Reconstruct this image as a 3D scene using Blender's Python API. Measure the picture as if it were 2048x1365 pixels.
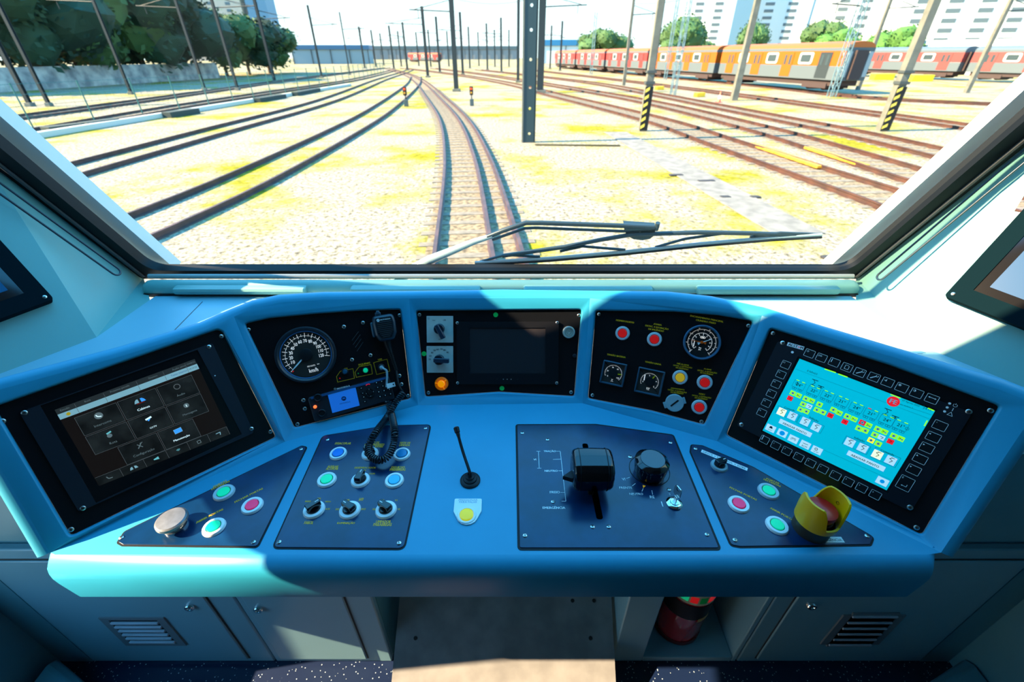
import bpy, bmesh, math, random
import numpy as np
from mathutils import Vector, Matrix
from mathutils.geometry import tessellate_polygon
random.seed(7)
for o in list(bpy.data.objects): bpy.data.objects.remove(o)
SC = bpy.context.scene
C = SC.collection
# ---------------------------------------------------------------- camera (2048x1365 frame)
F = 885.0; PITCH = math.atan(572.5/F); SP, CP = math.sin(PITCH), math.cos(PITCH)
CAM = Vector((0, 0, 1.6))
cd = bpy.data.cameras.new('camera'); cam = bpy.data.objects.new('camera', cd); C.objects.link(cam)
cd.sensor_width = 36; cd.lens = F/2048*36; cd.clip_start = 0.02; cd.clip_end = 3000
cam.location = CAM; cam.rotation_euler = (math.pi/2-PITCH, 0, 0)
cd.dof.use_dof = True; cd.dof.focus_distance = 1.0; cd.dof.aperture_fstop = 4.2
SC.camera = cam
# ---------------------------------------------------------------- light
SC.view_settings.view_transform = 'Standard'; SC.view_settings.look = 'None'
SC.view_settings.gamma = 1; SC.view_settings.use_curve_mapping = False
SC.view_settings.exposure = 0.5
SUN_DIR = Vector((1, 0.15, -0.72)).normalized()
sl = bpy.data.lights.new('sun', 'SUN'); sun = bpy.data.objects.new('sun', sl); C.objects.link(sun)
sl.energy = 17; sl.color = (1.0, 0.74, 0.46); sl.angle = 0.009
sun.rotation_euler = SUN_DIR.to_track_quat('-Z', 'Y').to_euler()
w = bpy.data.worlds.new('sky'); SC.world = w; w.use_nodes = True
nt = w.node_tree; nt.nodes.clear()
wo = nt.nodes.new('ShaderNodeOutputWorld'); bg = nt.nodes.new('ShaderNodeBackground')
tc = nt.nodes.new('ShaderNodeTexCoord'); sx = nt.nodes.new('ShaderNodeSeparateXYZ'); cr = nt.nodes.new('ShaderNodeValToRGB')
nt.links.new(tc.outputs['Generated'], sx.inputs[0]); nt.links.new(sx.outputs['Z'], cr.inputs[0])
cr.color_ramp.elements[0].position = 0.0; cr.color_ramp.elements[0].color = (0.32, 0.38, 0.38, 1)
cr.color_ramp.elements[1].position = 0.8; cr.color_ramp.elements[1].color = (0.06, 0.36, 0.74, 1)
e = cr.color_ramp.elements.new(0.09); e.color = (0.28, 0.38, 0.40, 1)
e = cr.color_ramp.elements.new(0.15); e.color = (0.20, 0.40, 0.54, 1)
e = cr.color_ramp.elements.new(0.40); e.color = (0.17, 0.38, 0.62, 1)
nt.links.new(cr.outputs[0], bg.inputs[0]); bg.inputs[1].default_value = 3.3
nt.links.new(bg.outputs[0], wo.inputs[0])

# ---------------------------------------------------------------- pixel helpers
def ray(x, y):
    k = (682.5-y)/F
    return Vector(((x-1024)/F, CP+k*SP, -SP+k*CP))
def atz(x, y, z): r = ray(x, y); return CAM+r*((z-CAM.z)/r.z)
def aty(x, y, Y): r = ray(x, y); return CAM+r*(Y/r.y)
def atp(x, y, P, n): r = ray(x, y); return CAM+r*((P-CAM).dot(n)/r.dot(n))

# ---------------------------------------------------------------- materials
MATS = {}
def mat(name, col, rough=0.5, metal=0.0, spec=0.5, emit=0.0, noise=0.0, nscale=40, bump=0.0, bscale=200, coat=0.0, col2=None):
    if name in MATS: return MATS[name]
    m = bpy.data.materials.new(name); m.use_nodes = True; n = m.node_tree; b = n.nodes['Principled BSDF']
    b.inputs['Base Color'].default_value = (*col, 1); b.inputs['Roughness'].default_value = rough
    b.inputs['Metallic'].default_value = metal; b.inputs['Specular IOR Level'].default_value = spec
    b.inputs['Coat Weight'].default_value = coat; b.inputs['Coat Roughness'].default_value = 0.08
    if emit:
        b.inputs['Emission Color'].default_value = (*col, 1); b.inputs['Emission Strength'].default_value = emit
    if noise or bump:
        t = n.nodes.new('ShaderNodeTexCoord')
    if noise:
        x = n.nodes.new('ShaderNodeTexNoise'); x.inputs['Scale'].default_value = nscale; x.inputs['Detail'].default_value = 5
        n.links.new(t.outputs['Object'], x.inputs['Vector'])
        r = n.nodes.new('ShaderNodeValToRGB'); r.color_ramp.elements[0].position = .35; r.color_ramp.elements[1].position = .68
        c2 = col2 or tuple(c*(1-noise) for c in col)
        r.color_ramp.elements[0].color = (*c2, 1); r.color_ramp.elements[1].color = (*col, 1)
        n.links.new(x.outputs['Fac'], r.inputs[0]); n.links.new(r.outputs[0], b.inputs['Base Color'])
        if emit: n.links.new(r.outputs[0], b.inputs['Emission Color'])
    if bump:
        x = n.nodes.new('ShaderNodeTexNoise'); x.inputs['Scale'].default_value = bscale; x.inputs['Detail'].default_value = 3
        n.links.new(t.outputs['Object'], x.inputs['Vector'])
        bp = n.nodes.new('ShaderNodeBump'); bp.inputs['Strength'].default_value = bump; bp.inputs['Distance'].default_value = 0.002
        n.links.new(x.outputs['Fac'], bp.inputs['Height']); n.links.new(bp.outputs[0], b.inputs['Normal'])
    MATS[name] = m; return m
shellM = mat('console_plastic', (.022, .32, .50), .42, noise=.06, nscale=9, bump=.05, bscale=900)
cabM = mat('cab_panel', (.24, .46, .54), .4, noise=.05, nscale=5, bump=.04, bscale=600)
pillarM = mat('pillar_panel', (.17, .38, .35), .45, noise=.05, nscale=6)
wallM = mat('bulkhead_panel', (.14, .36, .42), .38, noise=.06, nscale=6)
plateM = mat('gloss_black_plate', (.006, .007, .009), .16, spec=.6, bump=.02, bscale=90)
deskPlateM = mat('satin_dark_plate', (.001, .030, .10), .22, spec=.6, noise=.4, nscale=14)
matteBlack = mat('matte_black', (.008, .009, .011), .45, spec=.3)
rubber = mat('black_rubber', (.006, .007, .008), .5, spec=.25)
bezelM = mat('bezel_black', (.02, .023, .03), .35)
blackGloss = mat('black_gloss', (.004, .004, .005), .1, spec=.7)
greyGask = mat('grey_gasket', (.05, .055, .06), .45)
steel = mat('steel', (.62, .62, .58), .28, metal=1)
chrome = mat('chrome', (.75, .75, .75), .12, metal=1)
brushed = mat('brushed_metal', (.42, .42, .42), .42, metal=.35, noise=.3, nscale=12)
whiteRing = mat('white_ring', (.92, .92, .90), .35)
greyPlas = mat('grey_plastic', (.30, .42, .46), .4)
white = mat('white_print', (.95, .95, .93), .5)
dialPrint = mat('glowing_print', (.95, .92, .85), .5, emit=.35)  # added glow keeps the dial digits bright in the shaded cab
lgrey = mat('light_grey_plate', (.60, .62, .56), .4, noise=.1, nscale=60)
yellowT = mat('yellow_print', (1.0, .46, .0), .5)
blackT = mat('black_print', (.01, .01, .012), .5)
cRed = mat('red_cap', (.75, .01, .01), .3, emit=.25); cGreen = mat('green_cap', (.0, .72, .32), .3, emit=.25)
cPink = mat('pink_cap', (.85, .02, .14), .3, emit=.2); cYel = mat('yellow_cap', (.9, .50, .02), .3, emit=.2)
cBlue = mat('blue_cap', (.0, .16, .62), .3, emit=.15); cCyan = mat('cyan_cap', (.02, .42, .72), .3, emit=.15)
cAmber = mat('amber_cap', (.9, .28, .0), .25, emit=.5)
eYellow = mat('yellow_shroud', (.95, .47, .0), .35); eRed = mat('mushroom_red', (.55, .01, .008), .28)
dialM = mat('dial_dark', (.035, .028, .024), .4)
orange = mat('orange_needle', (1, .10, .0), .4)
yneedle = mat('yellow_needle', (1, .62, .0), .4)
greenSt = mat('green_sticker', (.0, .75, .12), .4)

# ---------------------------------------------------------------- mesh helpers
def finish(bm, ang=0.6):
    bmesh.ops.recalc_face_normals(bm, faces=bm.faces)
    for f in bm.faces: f.smooth = True
    for e in bm.edges:
        if len(e.link_faces) == 2 and e.calc_face_angle(0) > ang: e.smooth = False
def obj(name, bm, m, parent=None, M=None, bevel=0, seg=2, recalc=True, mats=None, ang=.6):
    if recalc: finish(bm, ang)
    me = bpy.data.meshes.new(name); bm.to_mesh(me); bm.free()
    for q in (mats or [m]): me.materials.append(q)
    o = bpy.data.objects.new(name, me); C.objects.link(o)
    if parent is not None: o.parent = parent
    if M is not None: o.matrix_local = M
    if bevel:
        b = o.modifiers.new('bevel', 'BEVEL'); b.width = bevel; b.segments = seg; b.limit_method = 'ANGLE'
        b.angle_limit = math.radians(40)
    return o
def tag(o, label, cat, group=None, kind=None):
    o['label'] = label; o['category'] = cat
    if group: o['group'] = group
    if kind: o['kind'] = kind
    return o
def struct(name, bm, m, parent=None, **k):
    o = obj(name, bm, m, parent, **k)
    if parent is None: o['kind'] = 'structure'
    return o
def thing(name, label, cat, M=None, group=None):
    o = bpy.data.objects.new(name, None); C.objects.link(o); o.empty_display_size = .02
    if M is not None: o.matrix_world = M
    return tag(o, label, cat, group)
def dup(root, M, label, group=None):
    r = root.copy(); C.objects.link(r); r.matrix_world = M; r['label'] = label
    if group: r['group'] = group
    for ch in list(root.children):
        c = ch.copy(); C.objects.link(c); c.parent = r
        for g in ch.children:
            q = g.copy(); C.objects.link(q); q.parent = c
    return r
def B(): return bmesh.new()
def box(bm, x0, x1, y0, y1, z0, z1, M=None):
    vs = [bm.verts.new((x, y, z)) for z in (z0, z1) for y in (y0, y1) for x in (x0, x1)]
    if M:
        for v in vs: v.co = M@v.co
    for f in ((0, 2, 3, 1), (4, 5, 7, 6), (0, 1, 5, 4), (2, 6, 7, 3), (0, 4, 6, 2), (1, 3, 7, 5)):
        bm.faces.new([vs[i] for i in f])
    return vs
def lathe(bm, prof, seg=32, c=(0, 0), sx=1, sy=1, M=None):
    rings = []
    for r, z in prof:
        if r < 1e-6:
            v = bm.verts.new((c[0], c[1], z)); rings.append([v])
        else:
            rings.append([bm.verts.new((c[0]+sx*r*math.cos(2*math.pi*i/seg), c[1]+sy*r*math.sin(2*math.pi*i/seg), z)) for i in range(seg)])
    if M:
        for R in rings:
            for v in R: v.co = M@v.co
    for a, b in zip(rings, rings[1:]):
        for i in range(seg):
            j = (i+1) % seg
            if len(a) == 1 and len(b) == 1: continue
            if len(a) == 1: bm.faces.new((a[0], b[i], b[j]))
            elif len(b) == 1: bm.faces.new((a[i], a[j], b[0]))
            else: bm.faces.new((a[i], a[j], b[j], b[i]))
def prism(bm, poly, z0, z1, M=None, bottom=True):
    a = [bm.verts.new((p[0], p[1], z0)) for p in poly]; b = [bm.verts.new((p[0], p[1], z1)) for p in poly]
    if M:
        for v in a+b: v.co = M@v.co
    n = len(poly)
    bm.faces.new(b)
    if bottom: bm.faces.new(a[::-1])
    for i in range(n): bm.faces.new((a[i], a[(i+1) % n], b[(i+1) % n], b[i]))
def loft(bm, loops, close=True, cap=False):
    L = [[bm.verts.new(p) for p in lp] for lp in loops]
    n = len(L[0])
    for a, b in zip(L, L[1:]):
        for i in range(n if close else n-1):
            j = (i+1) % n; bm.faces.new((a[i], a[j], b[j], b[i]))
    if cap: bm.faces.new(L[0][::-1]); bm.faces.new(L[-1])
    return L
def tube(bm, pts, r, seg=8, cap=True, closed=False):
    pts = [Vector(p) for p in pts]; n = len(pts); loops = []
    up = None
    for i, p in enumerate(pts):
        if closed: t = (pts[(i+1) % n]-pts[i-1]).normalized()
        else: t = (pts[min(i+1, n-1)]-pts[max(i-1, 0)]).normalized()
        if up is None:
            up = Vector((0, 0, 1)) if abs(t.z) < .9 else Vector((1, 0, 0))
        a = t.cross(up)
        if a.length < 1e-5: a = t.cross(Vector((0, 1, 0)))
        a.normalize(); b = a.cross(t).normalized(); up = b
        rr = r[i] if isinstance(r, (list, tuple)) else r
        loops.append([p+(a*math.cos(2*math.pi*k/seg)+b*math.sin(2*math.pi*k/seg))*rr for k in range(seg)])
    if closed: loops.append(loops[0])
    L = loft(bm, loops, True)
    if cap and not closed: bm.faces.new(L[0][::-1]); bm.faces.new(L[-1])
def smoothpath(pts, n=8):
    pts = [Vector(p) for p in pts]; out = []
    for i in range(len(pts)-1):
        p0 = pts[max(i-1, 0)]; p1 = pts[i]; p2 = pts[i+1]; p3 = pts[min(i+2, len(pts)-1)]
        for k in range(n):
            t = k/n
            out.append(.5*((2*p1)+(p2-p0)*t+(2*p0-5*p1+4*p2-p3)*t*t+(3*p1-p0-3*p2+p3)*t**3))
    out.append(pts[-1]); return out
def area2(p): return .5*sum(p[i][0]*p[(i+1) % len(p)][1]-p[(i+1) % len(p)][0]*p[i][1] for i in range(len(p)))
def ccw(p): return p if area2(p) > 0 else p[::-1]
def roundp(poly, r, seg=4):
    out = []; n = len(poly); poly = [Vector(p[:2]) for p in poly]
    for i in range(n):
        p = poly[i]; a = poly[i-1]-p; b = poly[(i+1) % n]-p
        la, lb = a.length, b.length; a.normalize(); b.normalize()
        ang = a.angle(b)
        if ang > 2.95: out.append(p); continue
        d = min(r/math.tan(ang/2), la*.45, lb*.45)
        s, e = p+a*d, p+b*d
        for k in range(seg+1):
            t = k/seg; out.append(s*(1-t)**2+p*2*t*(1-t)+e*t*t)
    return out
def offp(poly, d):   # ccw polygon, d>0 shrinks
    n = len(poly); out = []
    for i in range(n):
        p = Vector(poly[i]); a = (p-Vector(poly[i-1])); b = (Vector(poly[(i+1) % n])-p)
        a.normalize(); b.normalize()
        na = Vector((-a.y, a.x)); nb = Vector((-b.y, b.x)); m = (na+nb)
        if m.length < 1e-6: m = na
        m.normalize(); out.append(p+m*d/max(.4, m.dot(na)))
    return out
def fillholes(bm, outer, holes, f3):
    vs = []; loops = [outer]+holes; flat = [Vector((p[0], p[1], 0)) for l in loops for p in l]
    tris = tessellate_polygon([[Vector((p[0], p[1], 0)) for p in l] for l in loops])
    vs = [bm.verts.new(f3(p)) for p in flat]
    for t in tris:
        try: bm.faces.new([vs[i] for i in t])
        except ValueError: pass
    out = []; k = 0
    for l in loops: out.append(vs[k:k+len(l)]); k += len(l)
    return out
def circ(cx, cy, r, n=24, ry=None, a0=0, a1=2*math.pi):
    full = abs(a1-a0-2*math.pi) < 1e-6
    m = n if full else n+1
    return [(cx+r*math.cos(a0+(a1-a0)*i/n), cy+(ry or r)*math.sin(a0+(a1-a0)*i/n)) for i in range(m)]
def rrect(cx, cy, w_, h_, r, seg=4): return roundp([(cx-w_/2, cy-h_/2), (cx+w_/2, cy-h_/2), (cx+w_/2, cy+h_/2), (cx-w_/2, cy+h_/2)], r, seg)
def flat(bm, poly, z, mi=0, M=None):
    vs = [bm.verts.new(Vector((p[0], p[1], z))) for p in poly]
    if M:
        for v in vs: v.co = M@v.co
    f = bm.faces.new(vs); f.material_index = mi
    return f
def stroke(bm, pts, wd, z, mi=0, closed=False, M=None):
    pts = [Vector(p[:2]) for p in pts]; n = len(pts)
    for i in range(n if closed else n-1):
        a, b = pts[i], pts[(i+1) % n]; d = (b-a)
        if d.length < 1e-7: continue
        d.normalize(); q = Vector((-d.y, d.x))*wd/2; e = d*wd/2 if closed else d*0
        flat(bm, [a-e-q, b+e-q, b+e+q, a-e+q], z, mi, M)
_tc = {}
def textmesh(s):
    if s in _tc: return _tc[s]
    cu = bpy.data.curves.new('t', 'FONT'); cu.body = s; cu.size = 1; cu.align_x = 'CENTER'; cu.align_y = 'CENTER'; cu.resolution_u = 2
    o = bpy.data.objects.new('t', cu); C.objects.link(o); bpy.context.view_layer.update()
    dg = bpy.context.evaluated_depsgraph_get(); me = bpy.data.meshes.new_from_object(o.evaluated_get(dg))
    bpy.data.objects.remove(o); xs = [v.co.x for v in me.vertices]; ys = [v.co.y for v in me.vertices]
    W_ = (max(xs)-min(xs)) if xs else 1; H_ = (max(ys)-min(ys)) if ys else 1
    cx = (max(xs)+min(xs))/2 if xs else 0; cy = (max(ys)+min(ys))/2 if ys else 0
    me.transform(Matrix.Translation((-cx, -cy, 0)))
    _tc[s] = (me, W_, H_); return _tc[s]
def text(bm, s, a, b, z, mi=0, hscale=1.0, bold=0.0, height=None):
    """text whose width runs from a to b (2D points on the panel)"""
    me, W_, H_ = textmesh(s); a = Vector(a[:2]); b = Vector(b[:2]); d = b-a; L = d.length
    sc = L/W_; c = (a+b)/2; sy = (height/H_) if height else sc*hscale
    M = Matrix.Translation((c.x, c.y, z))@Matrix.Rotation(math.atan2(d.y, d.x), 4, 'Z')@Matrix.Diagonal((sc, sy, 1, 1))
    offs = [(0, 0)] if not bold else [(0, 0), (bold*L/max(1, len(s)), 0)]
    for ox, oy in offs:
        nb = len(bm.verts); nf = len(bm.faces)
        bm.from_mesh(me); bm.verts.ensure_lookup_table(); bm.faces.ensure_lookup_table()
        MM = M@Matrix.Translation((ox/sc, 0, ox*.05))
        for v in bm.verts[nb:]: v.co = MM@v.co
        for f in bm.faces[nf:]: f.material_index = mi

class Fr:
    def __init__(s, O, h, n):
        s.O = Vector(O); s.h = Vector(h).normalized(); s.n = Vector(n).normalized(); s.v = s.n.cross(s.h).normalized()
        s.M = Matrix(((s.h.x, s.v.x, s.n.x, s.O.x), (s.h.y, s.v.y, s.n.y, s.O.y), (s.h.z, s.v.z, s.n.z, s.O.z), (0, 0, 0, 1)))
        s.I = s.M.inverted()
    def uv(s, px, py, off=0):
        p = s.I@atp(px, py, s.O+s.n*off, s.n); return Vector((p.x, p.y))
    def p3(s, u, v, w_=0): return s.M@Vector((u, v, w_))
    def at(s, px, py, rot=0, off=0):
        p = s.uv(px, py, off); return s.M@Matrix.Translation((p.x, p.y, off))@Matrix.Rotation(rot, 4, 'Z')
    def poly(s, px): return ccw([s.uv(*p) for p in px])
DZ = .8
def wing(a, b, slope=61):
    A = atz(*a, DZ); Bq = atz(*b, DZ); h = (Bq-A).normalized(); back = Vector((-h.y, h.x, 0)); t = math.radians(slope)
    v = back*math.cos(t)+Vector((0, 0, math.sin(t))); return Fr((A+Bq)/2, h, h.cross(v))
FL = wing((150, 1090), (555, 882)); FG = wing((575, 872), (820, 810)); FM = wing((850, 803), (1160, 803))
FRG = wing((1175, 810), (1430, 872)); FR = wing((1440, 880), (1850, 1075))
FD = Fr((0, .7, DZ), (1, 0, 0), (0, 0, 1))
def dframe(a, b):
    A = atz(*a, DZ); Bq = atz(*b, DZ); return Fr((A+Bq)/2, Bq-A, (0, 0, 1))
FDL = dframe((391, 1047), (443, 1018)); FDR = dframe((1541, 1016), (1590, 1043))
#==== CONSOLE SHELL
panels = [
 (FL, [(-22, 812), (435, 655), (449, 661), (558, 876), (137, 1081)]),
 (FG, [(483, 645), (538, 633), (626, 624.5), (714, 618.6), (804, 615.5), (826, 800), (586, 861)]),
 (FM, [(828, 618.5), (1167, 616), (1152, 797), (998, 788), (847, 798)]),
 (FRG, [(1188, 618), (1348, 620), (1436, 627), (1513, 640), (1411, 855), (1304, 826), (1172, 800)]),
 (FR, [(1538, 652), (1779, 726), (2010, 811), (1848, 1079), (1447, 872)]),
]
def mid(pt, A, Bf): return (atp(*pt, A.O, A.n)+atp(*pt, Bf.O, Bf.n))/2
posts_t = [(468, 634), (818, 597.5), (1180, 597), (1524, 632)]; posts_b = [(570, 884), (836, 811), (1165, 807), (1434, 883)]
frs = [FL, FG, FM, FRG, FR]
PT = [mid(posts_t[i], frs[i], frs[i+1]) for i in range(4)]; PB = [atz(*posts_b[i], DZ) for i in range(4)]
EL_t = atp(-75, 805, FL.O, FL.n); EL_b = atz(100, 1106, DZ)
ER_t = atp(2078, 812, FR.O, FR.n); ER_b = atz(1882, 1106, DZ)
rim_px = [[(-30, 788), (120, 747), (246, 712), (410, 661)], [(505, 618), (560, 606), (650, 600)], [(1004, 595)], [(1330, 599), (1420, 609)], [(1633, 667.6), (1816, 724), (1999, 780)]]
rims = []   # ordered rim points with normals
outers = []
Ts = [EL_t]+PT+[ER_t]; Bs = [EL_b]+PB+[ER_b]
for i, fr in enumerate(frs):
    top = [Ts[i]]+[atp(*q, fr.O, fr.n) for q in rim_px[i]]+[Ts[i+1]]
    outers.append((top, Bs[i], Bs[i+1]))
    for k, p in enumerate(top):
        if k == len(top)-1 and i < 4: continue
        nn = fr.n if not (k == 0 and i > 0) else (fr.n+frs[i-1].n).normalized()
        rims.append((p, nn))
console = thing('driver_console', 'wide grey moulded driver console wrapping around below the windscreen', 'console', Matrix.Translation((0, .7, 0)))
Mc = Matrix.Translation((0, -.7, 0))
bm = B(); plates = []
for (fr, hp), (top, b0, b1) in zip(panels, outers):
    hole = roundp(fr.poly(hp), .012, 4)
    o3 = [b0, b1]+top[::-1]; o2 = [(fr.I@q) for q in o3]
    if area2([(q.x, q.y) for q in o2]) < 0: o2 = o2[::-1]
    dz = {(round(q.x, 6), round(q.y, 6)): q.z for q in o2}
    def f3(p, fr=fr, dz=dz): return fr.p3(p[0], p[1], dz.get((round(p[0], 6), round(p[1], 6)), 0))
    L = fillholes(bm, [(q.x, q.y) for q in o2], [[(p.x, p.y) for p in hole]], f3)
    prev = L[1]
    for ins, dep in ((.0012, -.0004), (.0028, -.0018), (.0036, -.005), (.004, -.012)):
        lp = offp(hole, ins); nv = [bm.verts.new(fr.p3(p.x, p.y, dep)) for p in lp]
        for k in range(len(nv)): j = (k+1) % len(nv); bm.faces.new((prev[k], prev[j], nv[j], nv[k]))
        prev = nv
    plates.append((fr, offp(hole, .0045)))
# top rim roll
vs_prev = None; rimback = []
for p, n in rims:
    vdir = Vector((0, 0, 1)); vdir = (vdir-n*vdir.dot(n)).normalized(); r = .022; c = p-n*r
    col = [bm.verts.new(c+(n*math.cos(t)+vdir*math.sin(t))*r) for t in [math.radians(a) for a in (0, 18, 36, 54, 72, 90, 110, 130, 150)]]
    q = col[-1].co.copy(); q.z = .93; rimback.append(q.copy()); col.append(bm.verts.new(q))
    if vs_prev:
        for a in range(len(col)-1): bm.faces.new((vs_prev[a], col[a], col[a+1], vs_prev[a+1]))
    vs_prev = col
# side walls of the wings (rounded outward then down)
for (t, b_, fr, s) in ((EL_t, EL_b, FL, -1), (ER_t, ER_b, FR, 1)):
    out = fr.h*s; prev = None
    for p in [b_+(t-b_)*k/8 for k in range(9)]:
        r = .022; c = p-fr.n*r
        col = [bm.verts.new(c+(fr.n*math.cos(a)+out*math.sin(a))*r) for a in [math.radians(x) for x in (0, 22, 45, 68, 90)]]
        q = col[-1].co-fr.n*.12; q.z = max(q.z, .70); col.append(bm.verts.new(q))
        if prev:
            for a in range(len(col)-1): bm.faces.new((prev[a], col[a], col[a+1], prev[a+1]))
        prev = col
# desk top + lip + fascia
xl, xr = EL_b.x, ER_b.x
back = [EL_b, PB[0], PB[1], atz(1000, 799, DZ), PB[2], PB[3], ER_b]
front_y = .487
fx0, fx1 = atz(110, 1110, DZ).x, atz(1856, 1110, DZ).x
deskpoly = [Vector((fx0, front_y, DZ)), Vector((fx1, front_y, DZ))]+back[::-1]
cut = [(p.x, p.y) for p in deskpoly]
fillholes(bm, cut, [], lambda p: Vector((p[0], p[1], DZ)))
prof = [(.487, .8), (.480, .7992), (.472, .796), (.464, .790), (.459, .781), (.456, .770), (.455, .755), (.455, .709), (.458, .703), (.465, .700), (.60, .700)]
x0b, x1b = aty(165, 1196, .455).x, aty(1815, 1190, .455).x
lp = []
for (yy, zz) in prof:
    k = min(1, max(0, (.8-zz)/.1)); a = fx0-.004*(1 if zz < .8 else 0); b_ = fx1
    xa = a*(1-k)+x0b*k; xb = b_*(1-k)+x1b*k
    # side returns go back along the wings
    lp.append([EL_b+Vector((-.02, .03, zz-.8+(.0))), Vector((xa, yy, zz)), Vector((xa*.75+xb*.25, yy, zz)), Vector(((xa+xb)/2, yy, zz)), Vector((xb, yy, zz)), ER_b+Vector((.02, .03, zz-.8))])
shell = obj('shell', bm, shellM, console, Mc, ang=.75)
bm = B(); loft(bm, lp, close=False); obj('front_fascia', bm, shellM, console, Mc, ang=1.2)
# plates of the five instrument bays
SCR = None
def screw(parent, M, s=1.0, name='screw'):
    global SCR
    if SCR is None:
        b = B(); lathe(b, [(.0048, 0), (.0046, .0012), (.0036, .0019), (0, .0022)], 16)
        b2 = len(b.faces)
        finish(b); 
        for a in (0, math.pi/2):
            R = Matrix.Rotation(a+.4, 4, 'Z')
            flat(b, [(-.0026, -.0005), (.0026, -.0005), (.0026, .0005), (-.0026, .0005)], .00235, 1, R)
        me = bpy.data.meshes.new('screw'); b.to_mesh(me); b.free(); me.materials.append(steel); me.materials.append(matteBlack); SCR = me
    o = bpy.data.objects.new(name, SCR); C.objects.link(o); o.parent = parent; o.matrix_local = M@Matrix.Scale(s, 4); return o
bay = []
names = [('instrument_panel', 'black bay panel at the far left holding the dark touchscreen', FL),
 ('instrument_panel', 'black bay panel with round speedometer and two-way radio', FG),
 ('instrument_panel', 'black centre bay panel with blank screen and two green dots', FM),
 ('instrument_panel', 'black bay panel with pressure gauge, voltmeters and red buttons', FRG),
 ('instrument_panel', 'black bay panel at the far right holding the cyan screen', FR)]
scr = [[(443, 673), (541, 864), (142, 1060), (5, 843)],
 [(497, 660), (799, 631), (816, 792), (595, 849), (688, 654), (726, 646), (704, 720), (741, 711), (607, 801), (610, 818), (799, 752), (803, 769)],
 [(839, 630), (1158, 631), (1142, 785), (857, 786)],
 [(1198, 629), (1497, 652), (1403, 844), (1185, 791)],
 [(1546, 667), (1981, 822), (1833, 1056), (1452, 861)]]
for (nm, lab, fr), (fr2, pl), ss in zip(names, plates, scr):
    t = thing(nm, lab, 'instrument panel', fr.M)
    b = B(); prism(b, pl, -.012, -.009); obj('panel_plate', b, plateM, t)
    for q in ss:
        u = fr.uv(q[0], q[1], -.009); screw(t, Matrix.Translation((u.x, u.y, -.009)), 1.0)
    bay.append(t)
PZ = -.009
def bayuv(fr): return lambda x, y: fr.uv(x, y, PZ)
#==== CONTROL BUILDERS
def on(fr, px, py, off=0, rot=0):
    u = fr.uv(px, py, off); return fr.M@Matrix.Translation((u.x, u.y, off))@Matrix.Rotation(rot, 4, 'Z')
BTN = {}
def button(fr, px, py, capm, label, off=0, r=.021, ring=whiteRing, cr=.0125, group=None):
    t = thing('push_button', label, 'button', on(fr, px, py, off), group)
    b = B(); lathe(b, [(r+.0006, 0), (r, .003), (r*.93, .0052), (cr*1.18, .0056), (cr*1.08, .004), (cr*1.08, .001)], 40); obj('bezel_ring', b, ring, t)
    b = B(); lathe(b, [(cr*1.09, .001), (cr*1.09, .0036), (cr*1.01, .0042)], 40); obj('collar', b, matteBlack, t)
    b = B(); lathe(b, [(cr, .001), (cr, .0056), (cr*.93, .0064), (0, .0068)], 32); obj('cap', b, capm, t)
    return t
def rotary(fr, px, py, ang, label, off=0, r=.021, ring=whiteRing):
    t = thing('rotary_switch', label, 'switch', on(fr, px, py, off))
    b = B(); lathe(b, [(r+.0006, 0), (r, .003), (r*.93, .0052), (r*.66, .0056), (r*.62, .003)], 40); obj('bezel_ring', b, ring, t)
    b = B(); lathe(b, [(r*.63, .001), (r*.6, .009), (r*.55, .0105), (0, .0108)], 32)
    obj('knob', b, blackGloss, t)
    b = B(); M = Matrix.Rotation(ang, 4, 'Z')
    prism(b, roundp([(-r*.62, -.0075), (r*.74, -.0062), (r*.74, .0062), (-r*.62, .0075)], .003, 3), .009, .021, M)
    obj('grip', b, blackGloss, t, bevel=.0012)
    b = B(); flat(b, [(r*.3, -.0008), (r*.66, -.0008), (r*.66, .0008), (r*.3, .0008)], .0212, 0, M); obj('pointer_mark', b, white, t)
    return t
class Canvas:
    """flat print laid on a plate; layers are fractions of a millimetre apart"""
    def __init__(s, mats): s.b = B(); s.m = mats
    def mi(s, m):
        if m not in s.m: s.m.append(m)
        return s.m.index(m)
    def poly(s, p, z, m): flat(s.b, ccw([Vector(q[:2]) for q in p]), z, s.mi(m))
    def line(s, p, wd, z, m, closed=False): stroke(s.b, p, wd, z, s.mi(m), closed)
    def text(s, t, a, c, z, m, **k):
        if m is yellowT: k['bold'] = max(.14, k.get('bold', 0))
        text(s.b, t, a, c, z, s.mi(m), **k)
    def done(s, name, parent, M=None): return obj(name, s.b, None, parent, M, recalc=False, mats=s.m)
#==== SPEEDOMETER BAY (left of centre)
u = lambda x, y: FG.uv(x, y, PZ)
cv = Canvas([yellowT])
def zl(x, y): return (450+x/4.55, 590+y/4.55)
Z1 = PZ+.0003
for q in ([(1015, 745), (1050, 695), (1165, 672), (1178, 760), (1025, 795)], [(1183, 705), (1220, 655), (1328, 635), (1342, 720), (1195, 752)], [(1352, 618), (1475, 586), (1500, 695), (1380, 726)]):
    c_o = Canvas([yellowT]); c_o.line([u(*zl(*p)) for p in q], .0011, Z1, yellowT, True); c_o.done('printed_outline', bay[1])
for s, a, c in (('FTE', (1085, 676), (1115, 670)), ('ISQUINAS', (1215, 640), (1320, 620)), ('USB', (1393, 592), (1428, 584))):
    cv.text(s, u(*zl(*a)), u(*zl(*c)), Z1, yellowT)
for q_, m_ in (((1045, 760), cRed), ((1213, 716), greenSt)): c_o = Canvas([m_]); c_o.poly(circ(*u(*zl(*q_)), .0016, 10), Z1, m_); c_o.done('indicator_dot', bay[1])
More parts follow.
